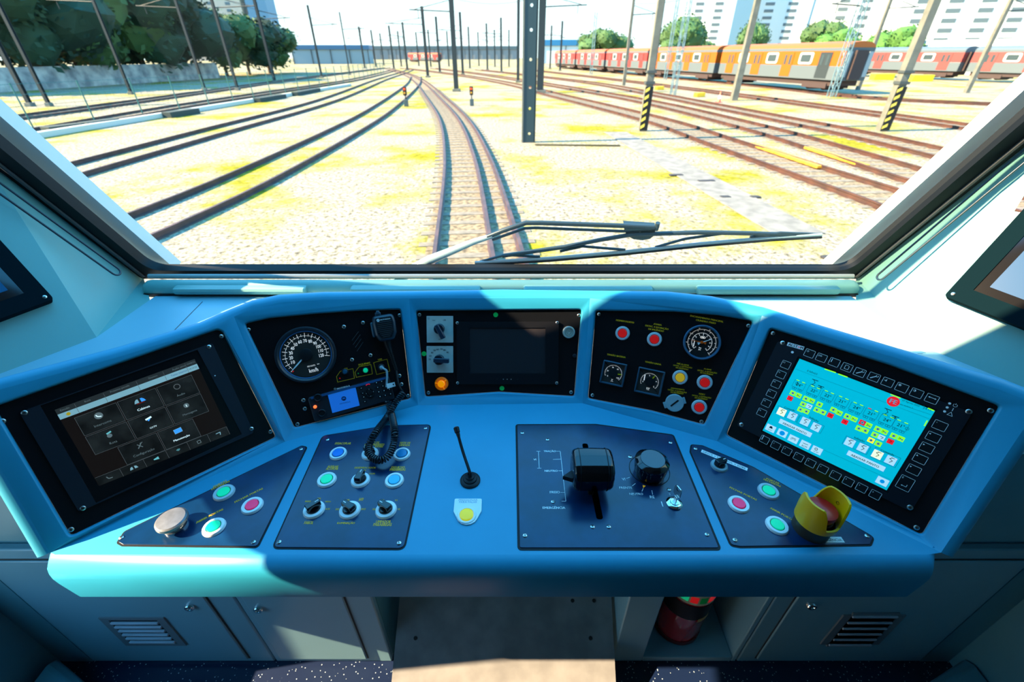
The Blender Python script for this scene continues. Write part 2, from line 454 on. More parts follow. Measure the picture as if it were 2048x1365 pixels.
for i, (a, c) in enumerate((((1155, 415), (1215, 335)), ((1165, 455), (1232, 362)), ((1185, 480), (1240, 400)), ((1200, 515), (1257, 430)))):
    c_o = Canvas([greyGask]); c_o.line([u(*zl(*a)), u(*zl(*c))], .0012, Z1, greyGask); c_o.done('speaker_slot', bay[1])
cv.done('lettering', bay[1])
c = u(612.6, 709.8)
t = thing('speedometer', 'large round speedometer dial reading up to 120 km/h', 'gauge', FG.M@Matrix.Translation((c.x, c.y, PZ)))
R0 = .0715
b = B(); lathe(b, [(R0, 0), (R0, .006), (R0-.003, .010), (R0-.006, .010), (.059, .0055), (.058, .003)], 64); obj('bezel', b, bezelM, t)
b = B(); lathe(b, [(.0605, .0052), (.0600, .0068), (.0588, .0068), (.0582, .0052)], 64); obj('rim_ring', b, mat('blue_rim', (.03, .16, .38), .3), t)
b = B(); lathe(b, [(.0595, .002), (0, .002)], 64); obj('dial_face', b, dialM, t)
cv = Canvas([white])
cv.line(circ(0, 0, .0480, 48, a0=math.radians(-15), a1=math.radians(219)), .0006, .0023, dialPrint)
for v in range(0, 121, 5):
    a = math.radians(219-1.95*v); r1, r2 = (.0435, .0555) if v % 10 == 0 else (.0465, .053)
    cv.line([(r1*math.cos(a), r1*math.sin(a)), (r2*math.cos(a), r2*math.sin(a))], .0011 if v % 10 == 0 else .0007, .0024, dialPrint)
for v in range(10, 121, 10):
    a = math.radians(219-1.95*v); x, y = .0355*math.cos(a), .0355*math.sin(a); wd = .0042 if v < 100 else .0055
    cv.text(str(v), (x-wd, y), (x+wd, y), .0024, dialPrint, height=.0085, bold=.06)
cv.text('km/h', (-.002, -.042), (.019, -.042), .0024, dialPrint, height=.010, bold=.05)
cv.text('0010372', (-.004, -.0305), (.015, -.0305), .0024, dialPrint); cv.text('km', (.020, -.029), (.025, -.029), .0024, dialPrint)
a = math.radians(222); cv.poly(circ(.0515*math.cos(a), .0515*math.sin(a), .003, 3), .0025, cRed)
cv.done('dial_markings', t)
b = B(); a = math.radians(219); prism(b, [(.010, -.0016), (.036, -.0017), (.052, -.0004), (.052, .0004), (.036, .0017), (.010, .0016)], .0045, .0054, Matrix.Rotation(a, 4, 'Z')); obj('needle', b, white, t)
b = B(); lathe(b, [(.0155, .002), (.0155, .0075), (.013, .0085), (0, .0085)], 40); obj('hub', b, matteBlack, t)
for px, py, cm, lab in ((690, 744, cCyan, 'dark blue lit button in small orange outline above radio, left one'), (731, 741, cGreen, 'small green round button in orange outline right of the speedometer')):
    c = u(px, py); t = thing('push_button', lab, 'button', FG.M@Matrix.Translation((c.x, c.y, PZ)))
    b = B(); lathe(b, [(.0085, 0), (.0082, .003), (.0066, .0045), (.0066, .002)], 28); obj('bezel_ring', b, matteBlack, t)
    b = B(); lathe(b, [(.0062, .001), (.0062, .006), (.0045, .0085), (0, .009)], 24); obj('cap', b, cm if cm is cGreen else mat('dim_blue', (.01, .09, .16), .3), t)
# usb socket with short cable
c = u(763, 735)
t = thing('usb_socket', 'round dark socket with plugged short grey cable beside handset', 'socket', FG.M@Matrix.Translation((c.x, c.y, PZ)))
b = B(); lathe(b, [(.009, 0), (.009, .003), (.007, .004), (0, .004)], 28); obj('socket_body', b, bezelM, t)
b = B(); lathe(b, [(.0055, .004), (.0055, .013), (.004, .0145), (0, .015)], 20); obj('plug', b, greyPlas, t)
c2 = u(775, 772)-c
b = B(); tube(b, smoothpath([(0, 0, .013), (.004, -.003, .020), (.010, -.014, .021), (c2.x-.004, c2.y, .0215)], 8), .0028, 10); obj('cable', b, greyPlas, t)
# radio
ru = [u(616, 795), u(774, 752), u(793, 800), u(629, 837)]
cc = (ru[0]+ru[1]+ru[2]+ru[3])/4; rw = ((ru[1]-ru[0]).length+(ru[2]-ru[3]).length)/2; rh = ((ru[3]-ru[0]).length+(ru[2]-ru[1]).length)/2
rot = math.atan2((ru[1]-ru[0]).y, (ru[1]-ru[0]).x)
RM = FG.M@Matrix.Translation((cc.x, cc.y, PZ))@Matrix.Rotation(rot, 4, 'Z'); RI = RM.inverted()
def rl(x, y, off=.016):
    p = RI@atp(*zl(x, y), RM@Vector((0, 0, off)), FG.n); return Vector((p.x, p.y))
t = thing('two_way_radio', 'black two-way radio with blue lit display and keypad', 'radio', RM)
b = B(); prism(b, rrect(0, 0, rw, rh, .007), 0, .015); obj('radio_body', b, bezelM, t, bevel=.002)
b = B(); prism(b, rrect(0, rh/2-.003, rw*.93, .006, .002), .013, .0165); obj('top_strip', b, mat('blue_strip', (.02, .10, .24), .3), t)
scr_c = [rl(930, 900), rl(1190, 843), rl(1228, 1010), rl(975, 1080)]
cv = Canvas([mat('radio_lcd', (.01, .14, .55), .3, emit=.42)])
cv.poly(scr_c, .0156, cv.m[0]); cv.line(scr_c, .001, .0157, matteBlack, True)
cc_ = rl(1081, 945); dk = mat('lcd_ink', (.005, .03, .12), .4)
cv.poly(circ(cc_.x, cc_.y, .0058, 24), .0158, dk)
cv.line([cc_+Vector((-.0032, -.002)), cc_+Vector((-.0015, .0028)), cc_+Vector((0, -.001)), cc_+Vector((.0015, .0028)), cc_+Vector((.0032, -.002))], .0009, .0159, cv.m[0])
cv.text('MOTOROLA', rl(1045, 995), rl(1140, 972), .0159, dk)
cv.done('display', t)
cv = Canvas([white]); cv.text('MOTOROLA', rl(1020, 857, .0168), rl(1135, 828, .0168), .0168, white, bold=.1)
p = rl(1001, 857, .0168); cv.line(circ(p.x, p.y, .0022, 14), .0006, .0168, white, True); cv.done('maker_lettering', t)
for (x, y, nm) in ((846, 935, 'volume_knob'), (882, 1075, 'channel_knob')):
    p = rl(x, y); b = B(); lathe(b, [(.0098, .014), (.0098, .019), (.008, .021), (.0065, .019), (0, .019)], 28, (p.x, p.y)); obj(nm, b, matteBlack, t)
p = rl(820, 1020); b = B(); lathe(b, [(.0042, .014), (.0042, .018), (.003, .0195), (0, .02)], 20, (p.x, p.y)); obj('alarm_key', b, mat('orange_key', (1, .14, .03), .4, emit=1.2), t)
for q in [(1240, 850), (1253, 895), (1262, 930), (1273, 972)]:
    p = rl(*q); b = B(); prism(b, rrect(p.x, p.y, .008, .0062, .0015, 2), .014, .0165); obj('menu_key', b, matteBlack, t)
    b = B(); flat(b, rrect(p.x, p.y, .0026, .0014, .0003, 1), .0167); obj('key_mark', b, white, t, recalc=False)
p = rl(1318, 890); b = B(); lathe(b, [(.0128, .014), (.0128, .0172), (.0095, .018), (.0085, .0165), (.006, .0165), (.005, .018), (0, .018)], 32, (p.x, p.y), sy=1.15); obj('navigation_pad', b, matteBlack, t)
cv = Canvas([cRed]); q = rl(1300, 818); cv.line([q+Vector((-.005, -.0012)), q+Vector((-.003, .001)), q+Vector((.003, .001)), q+Vector((.005, -.0012))], .0022, .0166, mat('call_red', (.8, .02, .05), .4, emit=.3))
for d in ((-.009, 0), (.009, 0), (0, .0095), (0, -.0095)): cv.poly(circ(p.x+d[0], p.y+d[1], .0007, 8), .0182, white)
cv.done('pad_marks', t)
for i in range(3):
    for j in range(4):
        q = rl(1378+i*48+j*11, 800-i*12+j*42); b = B(); prism(b, rrect(q.x, q.y, .0085, .0062, .002, 2), .014, .0168); k = obj('number_key', b, matteBlack, t)
        b = B(); flat(b, rrect(q.x, q.y, .0022, .0022, .0003, 1), .017); obj('digit', b, white, k, recalc=False)
# white adhesive tag on radio / usb plug
p = RI@(atp(*zl(1510, 825), RM@Vector((0, 0, .024)), FG.n))
t = thing('cable_tag', 'small white label tag on the end of the short cable', 'tag', RM@Matrix.Translation((p.x, p.y, .024)))
b = B(); prism(b, [(-.011, -.006), (.011, -.005), (.011, .006), (-.010, .007)], 0, .0012); obj('label_sheet', b, white, t)
b = B(); flat(b, [(.005, -.001), (.008, -.001), (.008, .003), (.005, .003)], .0014); obj('print_mark', b, blackT, t, recalc=False)
# handset microphone
mo = .024
mc = FG.uv(770, 655, mo); ma = FG.uv(781, 715, mo)
ang = math.atan2((mc-ma).y, (mc-ma).x)-math.pi/2
HM = FG.M@Matrix.Translation((mc.x, mc.y, .004))@Matrix.Rotation(ang, 4, 'Z')
t = thing('handset_microphone', 'black ribbed fist microphone hung on the radio panel', 'microphone', HM)
prof = [(-.018, -.036), (.018, -.036), (.0275, -.018), (.0295, .012), (.026, .033), (-.026, .033), (-.0295, .012), (-.0275, -.018)]
op = roundp(prof, .012, 4)
b = B(); loft(b, [[Vector((p.x, p.y, z)) for p in offp(op, i)] for z, i in ((-.012, .003), (-.008, 0), (.012, 0), (.018, .002), (.021, .006))], True, True)
obj('body', b, mat('handset_plastic', (.02, .035, .05), .35), t)
ip = offp(op, .0085)
b = B(); prism(b, ip, .0205, .0218); obj('grille_face', b, matteBlack, t)
b = B()
for i in range(9):
    y = .014-i*.0048; hw = .0185 if i < 6 else .0185-(i-5)*.003
    tube(b, [(-hw, y, .022), (hw, y, .022)], .0014, 6)
obj('grille_ribs', b, mat('rib', (.03, .035, .04), .4), t)
cv = Canvas([white]); cv.text('MOTOROLA', (-.0085, .0205), (.017, .0205), .0222, white, bold=.1); cv.poly(circ(-.0140, .0205, .0038, 20), .0222, white)
cv.line([(-.0162, .0195), (-.0150, .0225), (-.014, .020), (-.013, .0225), (-.0118, .0195)], .0007, .0224, matteBlack); cv.done('maker_lettering', t)
b = B(); box(b, -.018, -.004, .031, .041, 0, .012); box(b, -.015, -.007, .036, .045, .012, .017); obj('hang_clip', b, mat('clip', (.02, .07, .11), .3), t, bevel=.0015)
b = B(); box(b, -.034, -.027, -.022, .018, -.006, .010); obj('talk_key', b, mat('talk', (.03, .10, .14), .35), t, bevel=.003)
b = B(); tube(b, [(0, -.032, .004), (0, -.045, .004), (.0015, -.060, .004), (.003, -.068, .004)], [.011, .0085, .0065, .006], 14); obj('neck', b, matteBlack, t)
b = B()
for i in range(10): tube(b, [(.003+i*.0007, -.068-i*.0052, .004), (.0034+i*.0007, -.071-i*.0052, .004)], .0062-i*.0002, 12)
tube(b, [(.003, -.066, .004), (.0097, -.118, .004)], .0045, 10); obj('strain_relief', b, rubber, t)
HI = HM.inverted()
def gp(x, y, off): return FG.M@Vector((*FG.uv(x, y, off), off))
mp = [HM@Vector((.0097, -.117, .004)), gp(797, 768, .024), gp(806, 786, .03)]
b = B(); tube(b, [HI@p for p in smoothpath(mp, 6)], .0028, 8); obj('straight_cord', b, rubber, t)
path = smoothpath([gp(808, 784, .032), gp(790, 808, .040), gp(772, 838, .045), atz(752, 865, .845), atz(738, 892, .832), atz(742, 913, .826), atz(760, 921, .824), atz(777, 912, .826), atz(788, 888, .835), atz(789, 860, .85), gp(783, 828, .030), gp(776, 803, .016)], 30)
# helix along path
Lc = [0.0]
for a_, b_ in zip(path, path[1:]): Lc.append(Lc[-1]+(b_-a_).length)
pitch = .0056; N = int(Lc[-1]/pitch*12); hp = []; up = Vector((0, 0, 1)); j = 0
for i in range(N+1):
    s = Lc[-1]*i/N
    while j < len(Lc)-2 and Lc[j+1] < s: j += 1
    f_ = (s-Lc[j])/max(1e-9, Lc[j+1]-Lc[j]); p = path[j].lerp(path[j+1], f_); tn = (path[j+1]-path[j]).normalized()
    up = (up-tn*up.dot(tn)).normalized(); sd = tn.cross(up); th = 2*math.pi*i/12
    hp.append(HI@(p+(up*math.cos(th)+sd*math.sin(th))*.0072))
b = B(); tube(b, hp, .0021, 6); obj('coiled_cord', b, mat('coil', (.010, .016, .022), .32), t)
#==== CENTRE BAY
u = lambda x, y: FM.uv(x, y, PZ)
def zm(x, y): return (800+x/4.55, 590+y/4.55)
for q in ((871, 182), (928, 851), (219, 537)): cv = Canvas([greenSt]); cv.poly(circ(*u(*zm(*q)), .0066, 24), Z1, greenSt); cv.done('green_sticker', bay[2])
for i, (py, lab, ang, nums) in enumerate(((313, 'black lever switch on upper square light plate left of screen', -62, (('MAN.', 310, 232), ('LIB.', 408, 230), ('AT', 362, 405))),
        (587, 'black lever switch on lower square plate numbered 20 to 90', -3, (('20', 272, 586), ('30', 277, 556), ('40', 293, 526), ('50', 316, 505), ('60', 344, 496), ('70', 378, 494), ('80', 406, 503), ('90', 434, 524))))):
    a = u(*zm(243, py-120)); c_ = u(*zm(486, py+121)); w_ = abs(c_.x-a.x); h_ = abs(a.y-c_.y); ce = (a+c_)/2
    t = thing('cam_switch', lab, 'switch', FM.M@Matrix.Translation((ce.x, ce.y, PZ)))
    b = B(); prism(b, rrect(0, 0, w_, h_, .0015, 2), 0, .003); obj('face_plate', b, lgrey, t)
    cv = Canvas([blackT])
    for s, x, y in nums:
        p = u(*zm(x, y))-ce; hw = .0032 if len(s) < 3 else .0042
        cv.text(s, (p.x-hw, p.y), (p.x+hw, p.y), .0033, blackT, bold=.05)
    p = u(*zm(263, py-95))-ce; cv.line(circ(p.x, p.y, .002, 12), .0004, .0033, blackT, True); cv.done('scale_lettering', t)
    kc = u(*zm(360, 310 if i == 0 else 590))-ce
    b = B(); lathe(b, [(.0145, .003), (.0138, .013), (.012, .015), (0, .015)], 32, kc); obj('knob', b, mat('dark_knob', (.01, .018, .03), .3), t)
    b = B(); prism(b, roundp([(-.013, -.0058), (.029, -.0065), (.029, .0065), (-.013, .0058)], .003, 3), .013, .026, Matrix.Translation((kc.x, kc.y, 0))@Matrix.Rotation(math.radians(ang), 4, 'Z'))
    obj('lever', b, mat('lever_blue_black', (.012, .03, .055), .3), t, bevel=.002)
c = u(*zm(380, 808))
t = thing('indicator_lamp', 'round amber lens lamp under the two light switch plates', 'lamp', FM.M@Matrix.Translation((c.x, c.y, PZ)))
b = B(); lathe(b, [(.0185, 0), (.0185, .006), (.0165, .0085), (.012, .0075), (.0098, .006)], 36); obj('lens_ring', b, mat('amber_dark', (.75, .17, .0), .2, emit=.12), t)
b = B(); lathe(b, [(.0099, .004), (.0097, .010), (.008, .012), (0, .0128)], 28); obj('lens', b, cAmber, t)
b = B()
for a in (40, 170, 300):
    A = math.radians(a); tube(b, [(.011*math.cos(A), .011*math.sin(A), .009), (.0175*math.cos(A), .0175*math.sin(A), .0085)], .0008, 6)
obj('lens_rib', b, cAmber, t)
# centre screen
q = [u(*zm(515, 245)), u(*zm(1442, 245)), u(*zm(1440, 812)), u(*zm(515, 812))]
ce = (q[0]+q[2])/2; w_ = q[1].x-q[0].x; h_ = q[0].y-q[3].y
t = thing('display_unit', 'black framed blank grey display in the centre bay', 'screen', FM.M@Matrix.Translation((ce.x, ce.y, PZ)))
b = B(); s0 = u(*zm(632, 300))-ce; s1 = u(*zm(1320, 712))-ce
so = [(s0.x, s1.y), (s1.x, s1.y), (s1.x, s0.y), (s0.x, s0.y)]
b1 = rrect(0, 0, w_, h_, .003, 3); L = fillholes(b, [(p.x, p.y) for p in b1], [so], lambda p: Vector((p[0], p[1], .006)))
for lp_, zz in ((L[0], 0), (L[1], .003)):
    nv = [b.verts.new((v.co.x, v.co.y, zz)) for v in lp_]
    for k in range(len(nv)): jn = (k+1) % len(nv); b.faces.new((lp_[k], lp_[jn], nv[jn], nv[k]))
obj('frame', b, mat('panel_dark', (.008, .009, .012), .3), t)
b = B(); flat(b, so, .0035); obj('glass', b, mat('lcd_off', (.028, .026, .030), .25, spec=.6), t)
cv = Canvas([white])
for x, m_ in ((884, greyGask), (941, white), (976, white), (1011, white), (1070, greyGask)):
    p = u(*zm(x, 766))-ce; cv.poly(circ(p.x, p.y, .0011, 10), .0062, m_)
cv.done('status_dots', t)
for x, y in ((524, 256), (1428, 254), (1424, 800), (527, 799)):
    p = u(*zm(x, y))-ce; screw(t, Matrix.Translation((p.x, p.y, .006)), .85)
c = u(*zm(1533, 340))
t = thing('buzzer', 'silver ribbed round buzzer at top right of centre bay', 'buzzer', FM.M@Matrix.Translation((c.x, c.y, PZ)))
b = B(); lathe(b, [(.0165, 0), (.0165, .010), (.015, .012), (.012, .012), (.0112, .0095), (.0105, .0095), (.0098, .0115), (.009, .0115), (.0082, .0095), (.0075, .0095), (.0068, .0115), (.006, .0115), (.0052, .0095), (.0045, .0095), (.0038, .0115), (.003, .0115), (.002, .0098), (0, .0098)], 48); obj('housing', b, mat('buzzer_grey', (.66, .66, .58), .35, metal=.4), t)
c = u(*zm(1588, 555)); b = B(); lathe(b, [(.0055, 0), (.0055, .002), (.003, .003), (0, .003)], 20)
o = obj('light_sensor', b, bezelM, None, FM.M@Matrix.Translation((c.x, c.y, PZ))); tag(o, 'tiny dark round sensor under the silver buzzer', 'sensor')
#==== PRESSURE GAUGE BAY
u = lambda x, y: FRG.uv(x, y, PZ)
def zr(x, y): return (1150+x/4.55, 590+y/4.55)
cv = Canvas([yellowT])
for s, a, c, bo in (('HOMEM MORTO', (373, 230), (535, 254), .25), ('AVARIA', (715, 264), (788, 276), 0), ('DETEC. E EXTINÇÃO', (640, 279), (850, 314), 0), ('DE INCÊNDIO', (668, 308), (808, 330), 0),
        ('ENCANAMENTO PRINCIPAL', (1048, 190), (1350, 246), 0), ('CILINDRO FREIO', (1100, 228), (1280, 260), 0), ('TENSÃO BATERIA', (292, 540), (460, 568), 0), ('TENSÃO LINHA', (636, 606), (784, 634), 0),
        ('PRÉ-ALARME', (928, 622), (1036, 642), 0), ('DETEC. E EXTINÇÃO', (895, 640), (1065, 666), 0), ('DE INCÊNDIO', (918, 660), (1030, 680), 0),
        ('ALARME', (1172, 672), (1240, 684), 0), ('DETEC. E EXTINÇÃO', (1115, 686), (1292, 714), 0), ('DE INCÊNDIO', (1140, 706), (1255, 726), 0),
        ('ACIONAMENTO', (872, 848), (995, 866), 0), ('DETEC. E EXTINÇÃO', (845, 862), (1014, 892), 0), ('DE INCÊNDIO', (870, 884), (985, 900), 0),
        ('RESET', (1128, 900), (1184, 910), 0), ('DETEC. E EXTINÇÃO', (1066, 914), (1238, 940), 0), ('DE INCÊNDIO', (1090, 934), (1205, 952), 0)):
    cv.text(s, u(*zr(*a)), u(*zr(*c)), Z1, yellowT, bold=bo)
cv.done('lettering', bay[3])
for x, y, m_, lab in ((433, 350, cRed, 'red push button under the bold yellow caption, left of bay'), (723, 405, cRed, 'red push button between the left red button and pressure gauge'),
        (956, 752, cYel, 'yellow push button below the pressure gauge'), (1180, 797, cRed, 'red push button right of the yellow button'), (1130, 1022, cRed, 'lowest red push button beside slotted grey cover')):
    uu = u(*zr(x, y)); tt = button(FRG, *zr(x, y), m_, lab, PZ, r=.0182, cr=.0112, ring=mat('grey_ring', (.55, .62, .64), .35))
c = u(*zr(1152, 432))
t = thing('pressure_gauge', 'round air pressure gauge with white and orange needles', 'gauge', FRG.M@Matrix.Translation((c.x, c.y, PZ)))
R0 = .044
b = B(); lathe(b, [(R0, 0), (R0, .011), (R0-.002, .014), (R0-.005, .013), (R0-.006, .006)], 56); obj('bezel', b, mat('gauge_rim', (.05, .13, .22), .2, spec=.8), t)
b = B(); lathe(b, [(R0-.0055, .005), (0, .005)], 48); obj('dial_face', b, mat('dial_black', (.012, .012, .012), .4), t)
cv = Canvas([white])
for rad, n, nm in ((.033, 11, None), (.024, 11, None)):
    cv.line(circ(0, 0, rad, 40, a0=math.radians(-50), a1=math.radians(230)), .0005, .0053, dialPrint)
    for i in range(51):
        a = math.radians(230-i*280/50); l = .004 if i % 5 == 0 else .002
        cv.line([(rad*math.cos(a), rad*math.sin(a)), ((rad-l)*math.cos(a), (rad-l)*math.sin(a))], .0008 if i % 5 == 0 else .0004, .0054, dialPrint)
for i in range(11):
    a = math.radians(230-i*28); s = str(i); cv.text(s, (.0185*math.cos(a)-.001, .0185*math.sin(a)), (.0185*math.cos(a)+.001*(1 if i < 10 else 1.8), .0185*math.sin(a)), .0054, dialPrint)
for i in range(0, 8):
    a = math.radians(230-i*40); cv.text(str(i*20), (.0355*math.cos(a)-.0015, .0355*math.sin(a)), (.0355*math.cos(a)+.0015, .0355*math.sin(a)), .0054, dialPrint)
cv.text('bar', (-.004, -.014), (.002, -.0145), .0054, dialPrint, bold=.1); cv.text('psi', (-.004, -.019), (.001, -.0195), .0054, dialPrint, bold=.1)
for dx in (-.0035, 0, .0035): cv.line(circ(dx, .0125, .0023, 12), .0008, .0054, dialPrint, True)
cv.done('dial_markings', t)
def needle(t, a, ln, m_, z):
    b = B(); a = math.radians(a); prism(b, [(-.010, -.0038), (-.004, -.0012), (ln, -.0004), (ln, .0004), (-.004, .0012), (-.010, .0038)], z, z+.0008, Matrix.Rotation(a, 4, 'Z')); return obj('needle', b, m_, t)
needle(t, 30, .025, white, .0065); needle(t, 178, .026, orange, .0078)
b = B(); lathe(b, [(.0035, .005), (.0035, .0095), (0, .0098)], 20); obj('hub', b, orange, t)
for (x, y, wx, lab, un, nums, na) in ((350, 715, .0625, 'left square voltmeter dial marked V with yellow needle', 'V', (('0', 215), ('20', 165), ('40', 105), ('80', 55), ('120', -35)), 5), (678, 790, .067, 'right square voltmeter dial marked kV with yellow needle', 'kV', (('0', 190), ('1', 150), ('2', 100), ('4', 15), ('5', -40)), 60)):
    c = u(*zr(x, y)); t = thing('voltmeter', lab, 'gauge', FRG.M@Matrix.Translation((c.x, c.y, PZ)))
    w2 = wx/2; pr = rrect(0, 0, wx, wx, .002, 2)
    b = B(); L = loft(b, [[Vector((p.x, p.y, z)) for p in offp(pr, i)] for z, i in ((0, 0), (.008, 0), (.010, .0015), (.010, .003), (.004, .005))]); obj('bezel', b, mat('meter_rim', (.035, .08, .12), .25, spec=.8), t)
    b = B(); flat(b, offp(pr, .004), .0045); obj('dial_face', b, dialM, t)
    cv = Canvas([white]); rad = .0225; cv.line(circ(0, 0, rad, 40, a0=math.radians(-40), a1=math.radians(205)), .0004, .0048, dialPrint)
    for i in range(41):
        a = math.radians(205-i*245/40); l = .003 if i % 4 == 0 else .0015
        cv.line([(rad*math.cos(a), rad*math.sin(a)), ((rad-l)*math.cos(a), (rad-l)*math.sin(a))], .0004, .0049, dialPrint)
    for s, a in nums:
        a = math.radians(a); cv.text(s, (.0165*math.cos(a)-.0011*len(s), .0165*math.sin(a)), (.0165*math.cos(a)+.0011*len(s), .0165*math.sin(a)), .0049, dialPrint, bold=.06)
    cv.text(un, (-.002*len(un), -.0175), (.002*len(un), -.0175), .0049, dialPrint, bold=.05, height=.0045); cv.line([(-.0035, -.0215), (.0035, -.0215)], .0006, .0049, dialPrint)
    cv.done('dial_markings', t)
    a = math.radians(na); b = B(); prism(b, [(.012, -.0012), (.018, -.0012), (.0235, -.0003), (.0235, .0003), (.018, .0012), (.012, .0012)], .006, .0068, Matrix.Rotation(a, 4, 'Z')); obj('needle', b, yneedle, t)
    b = B(); lathe(b, [(.0115, .0046), (.0115, .0075), (0, .0075)], 32); obj('hub', b, matteBlack, t)
c = u(*zr(905, 982))
t = thing('switch_cover', 'grey round slotted cover with hinge lugs at bay bottom', 'switch', FRG.M@Matrix.Translation((c.x, c.y, PZ)))
gm = mat('cover_grey', (.32, .46, .50), .35)
b = B(); lathe(b, [(.0225, 0), (.0225, .007), (.021, .009), (0, .009)], 40); obj('cover', b, gm, t)
for a in (28, 208):
    A = math.radians(a); b = B(); box(b, .019, .0275, -.008, .008, 0, .006, Matrix.Rotation(A, 4, 'Z')); obj('lug', b, gm, t, bevel=.001)
b = B(); prism(b, roundp([(-.0125, -.002), (.0125, -.002), (.0125, .002), (-.0125, .002)], .0018, 2), .0085, .0094, Matrix.Rotation(math.radians(52), 4, 'Z')); obj('slot', b, matteBlack, t)
#==== SCREEN UNITS OF THE WINGS
def homog(src):
    A = []
    for (x, y), (s, t) in zip(src, [(0, 0), (1, 0), (1, 1), (0, 1)]):
        A.append([x, y, 1, 0, 0, 0, -s*x, -s*y, s]); A.append([0, 0, 0, x, y, 1, -t*x, -t*y, t])
    A = np.array(A, float); h = np.linalg.solve(A[:, :8], A[:, 8]); return np.append(h, 1).reshape(3, 3)
class Scr:
    """display addressed by normalised coordinates (0,0 top left .. 1,1 bottom right)"""
    def __init__(s, fr, corners, off, origin):
        s.H = homog(corners); s.c = [fr.uv(x, y, off)-origin for x, y in corners]
    def st(s, px, py): v = s.H@np.array([px, py, 1]); return v[0]/v[2], v[1]/v[2]
    def p(s, a, b_): c = s.c; return c[0]*(1-a)*(1-b_)+c[1]*a*(1-b_)+c[2]*a*b_+c[3]*(1-a)*b_
    def rect(s, cx, cy, w_, h_): return [s.p(cx-w_/2, cy-h_/2), s.p(cx+w_/2, cy-h_/2), s.p(cx+w_/2, cy+h_/2), s.p(cx-w_/2, cy+h_/2)]
def unit(name, fr, plate_px, lab, off_plate, thick, m_, sc_px=None, cornerR=.006):
    pl = fr.poly(plate_px) if off_plate == 0 else ccw([fr.uv(x, y, off_plate+thick) for x, y in plate_px])
    ce = sum((Vector(p) for p in pl), Vector((0, 0)))/len(pl)
    t = thing(name, lab, 'screen', fr.M@Matrix.Translation((ce.x, ce.y, off_plate)))
    pl = roundp([p-ce for p in pl], cornerR, 3)
    if sc_px:
        so = ccw([fr.uv(x, y, off_plate+thick)-ce for x, y in sc_px])
        b = B(); L = fillholes(b, [(p.x, p.y) for p in pl], [[(p.x, p.y) for p in so]], lambda p: Vector((p[0], p[1], thick)))
        for lp_, zz in ((L[0], 0), (L[1], thick-.003)):
            nv = [b.verts.new((v.co.x, v.co.y, zz)) for v in lp_]
            for k in range(len(nv)): jn = (k+1) % len(nv); b.faces.new((lp_[k], lp_[jn], nv[jn], nv[k]))
    else:
        b = B(); prism(b, pl, 0, thick)
    obj('frame', b, m_, t); return t, ce
# --- left touchscreen
frameM = mat('screen_frame', (.018, .02, .028), .3, spec=.6); glassM = mat('screen_glass', (.006, .006, .007), .08, spec=.7)
t, ce = unit('touchscreen', FL, [(38, 825), (425, 686), (508, 866), (158, 1025)], 'dark touchscreen with menu tiles on the left wing', PZ, .005, frameM, [(80, 812), (395, 700), (484, 869), (192, 1007)])
b = B(); flat(b, ccw([FL.uv(x, y, PZ+.003)-ce for x, y in [(79, 812), (395, 699), (485, 869), (191, 1008)]]), .003); obj('glass', b, glassM, t)
S = Scr(FL, [(110, 822), (390, 720), (461, 869), (198, 973)], PZ+.0034, ce)
tile = mat('menu_tile', (.016, .019, .018), .15, emit=.5, noise=.5, nscale=25, col2=(.005, .006, .006)); bar = mat('menu_bar', (.20, .36, .38), .2, emit=.55); dim = mat('dim_print', (.09, .12, .12), .2, emit=.7)
brt = mat('bright_print', (.6, .75, .74), .2, emit=.8); edge = mat('tile_edge', (.08, .09, .09), .2, emit=.6); blu = mat('icon_blue', (.03, .22, .6), .2, emit=.9); teal = mat('icon_teal', (.10, .34, .34), .2, emit=.8)
brn = mat('screen_brown', (.010, .007, .006), .12, emit=.4)
cv = Canvas([brn]); cv.poly(S.rect(.5, .5, 1, 1), .0031, brn)
cv.poly(S.rect(.5, .02, 1, .06), .0033, mat('head', (.02, .025, .025), .2, emit=.5)); cv.poly(S.rect(.5, .085, 1, .065), .0034, bar)
for x, s, m_ in ((.055, 'Estado', dim), (.2, 'Rota', dim), (.42, 'Próxima parada', dim), (.66, 'Destino', dim), (.86, 'Áudio ativo', dim)):
    hw = .009*len(s)/2*1.05; cv.text(s, S.p(x-hw, .02), S.p(x+hw, .02), .0036, m_)
cv.text('Texto interior', S.p(.78, .083), S.p(.91, .083), .0036, mat('blue_ink', (.0, .10, .30), .2, emit=.3)); cv.text('03/08/23', S.p(.925, .02), S.p(.99, .02), .0036, dim); cv.text('14:13:36', S.p(.925, .083), S.p(.99, .083), .0036, mat('ink2', (.04, .12, .14), .2))
for x in (.12, .31, .54, .74, .915): cv.line([S.p(x, 0), S.p(x, .115)], .0006, .0037, edge)
cv.poly(circ(*S.p(.06, .085), .0032, 14), .0037, cYel)
tiles = [(.215, .27, 'Intercoms', 0), (.5, .27, 'Cabines', 1), (.785, .27, 'Áudio', 0), (.215, .52, 'Rota', 0), (.5, .52, 'CCTV', 1), (.785, .52, 'Mensagens', 0), (.36, .77, 'Configuração', 0), (.645, .77, 'Manutenção', 1)]
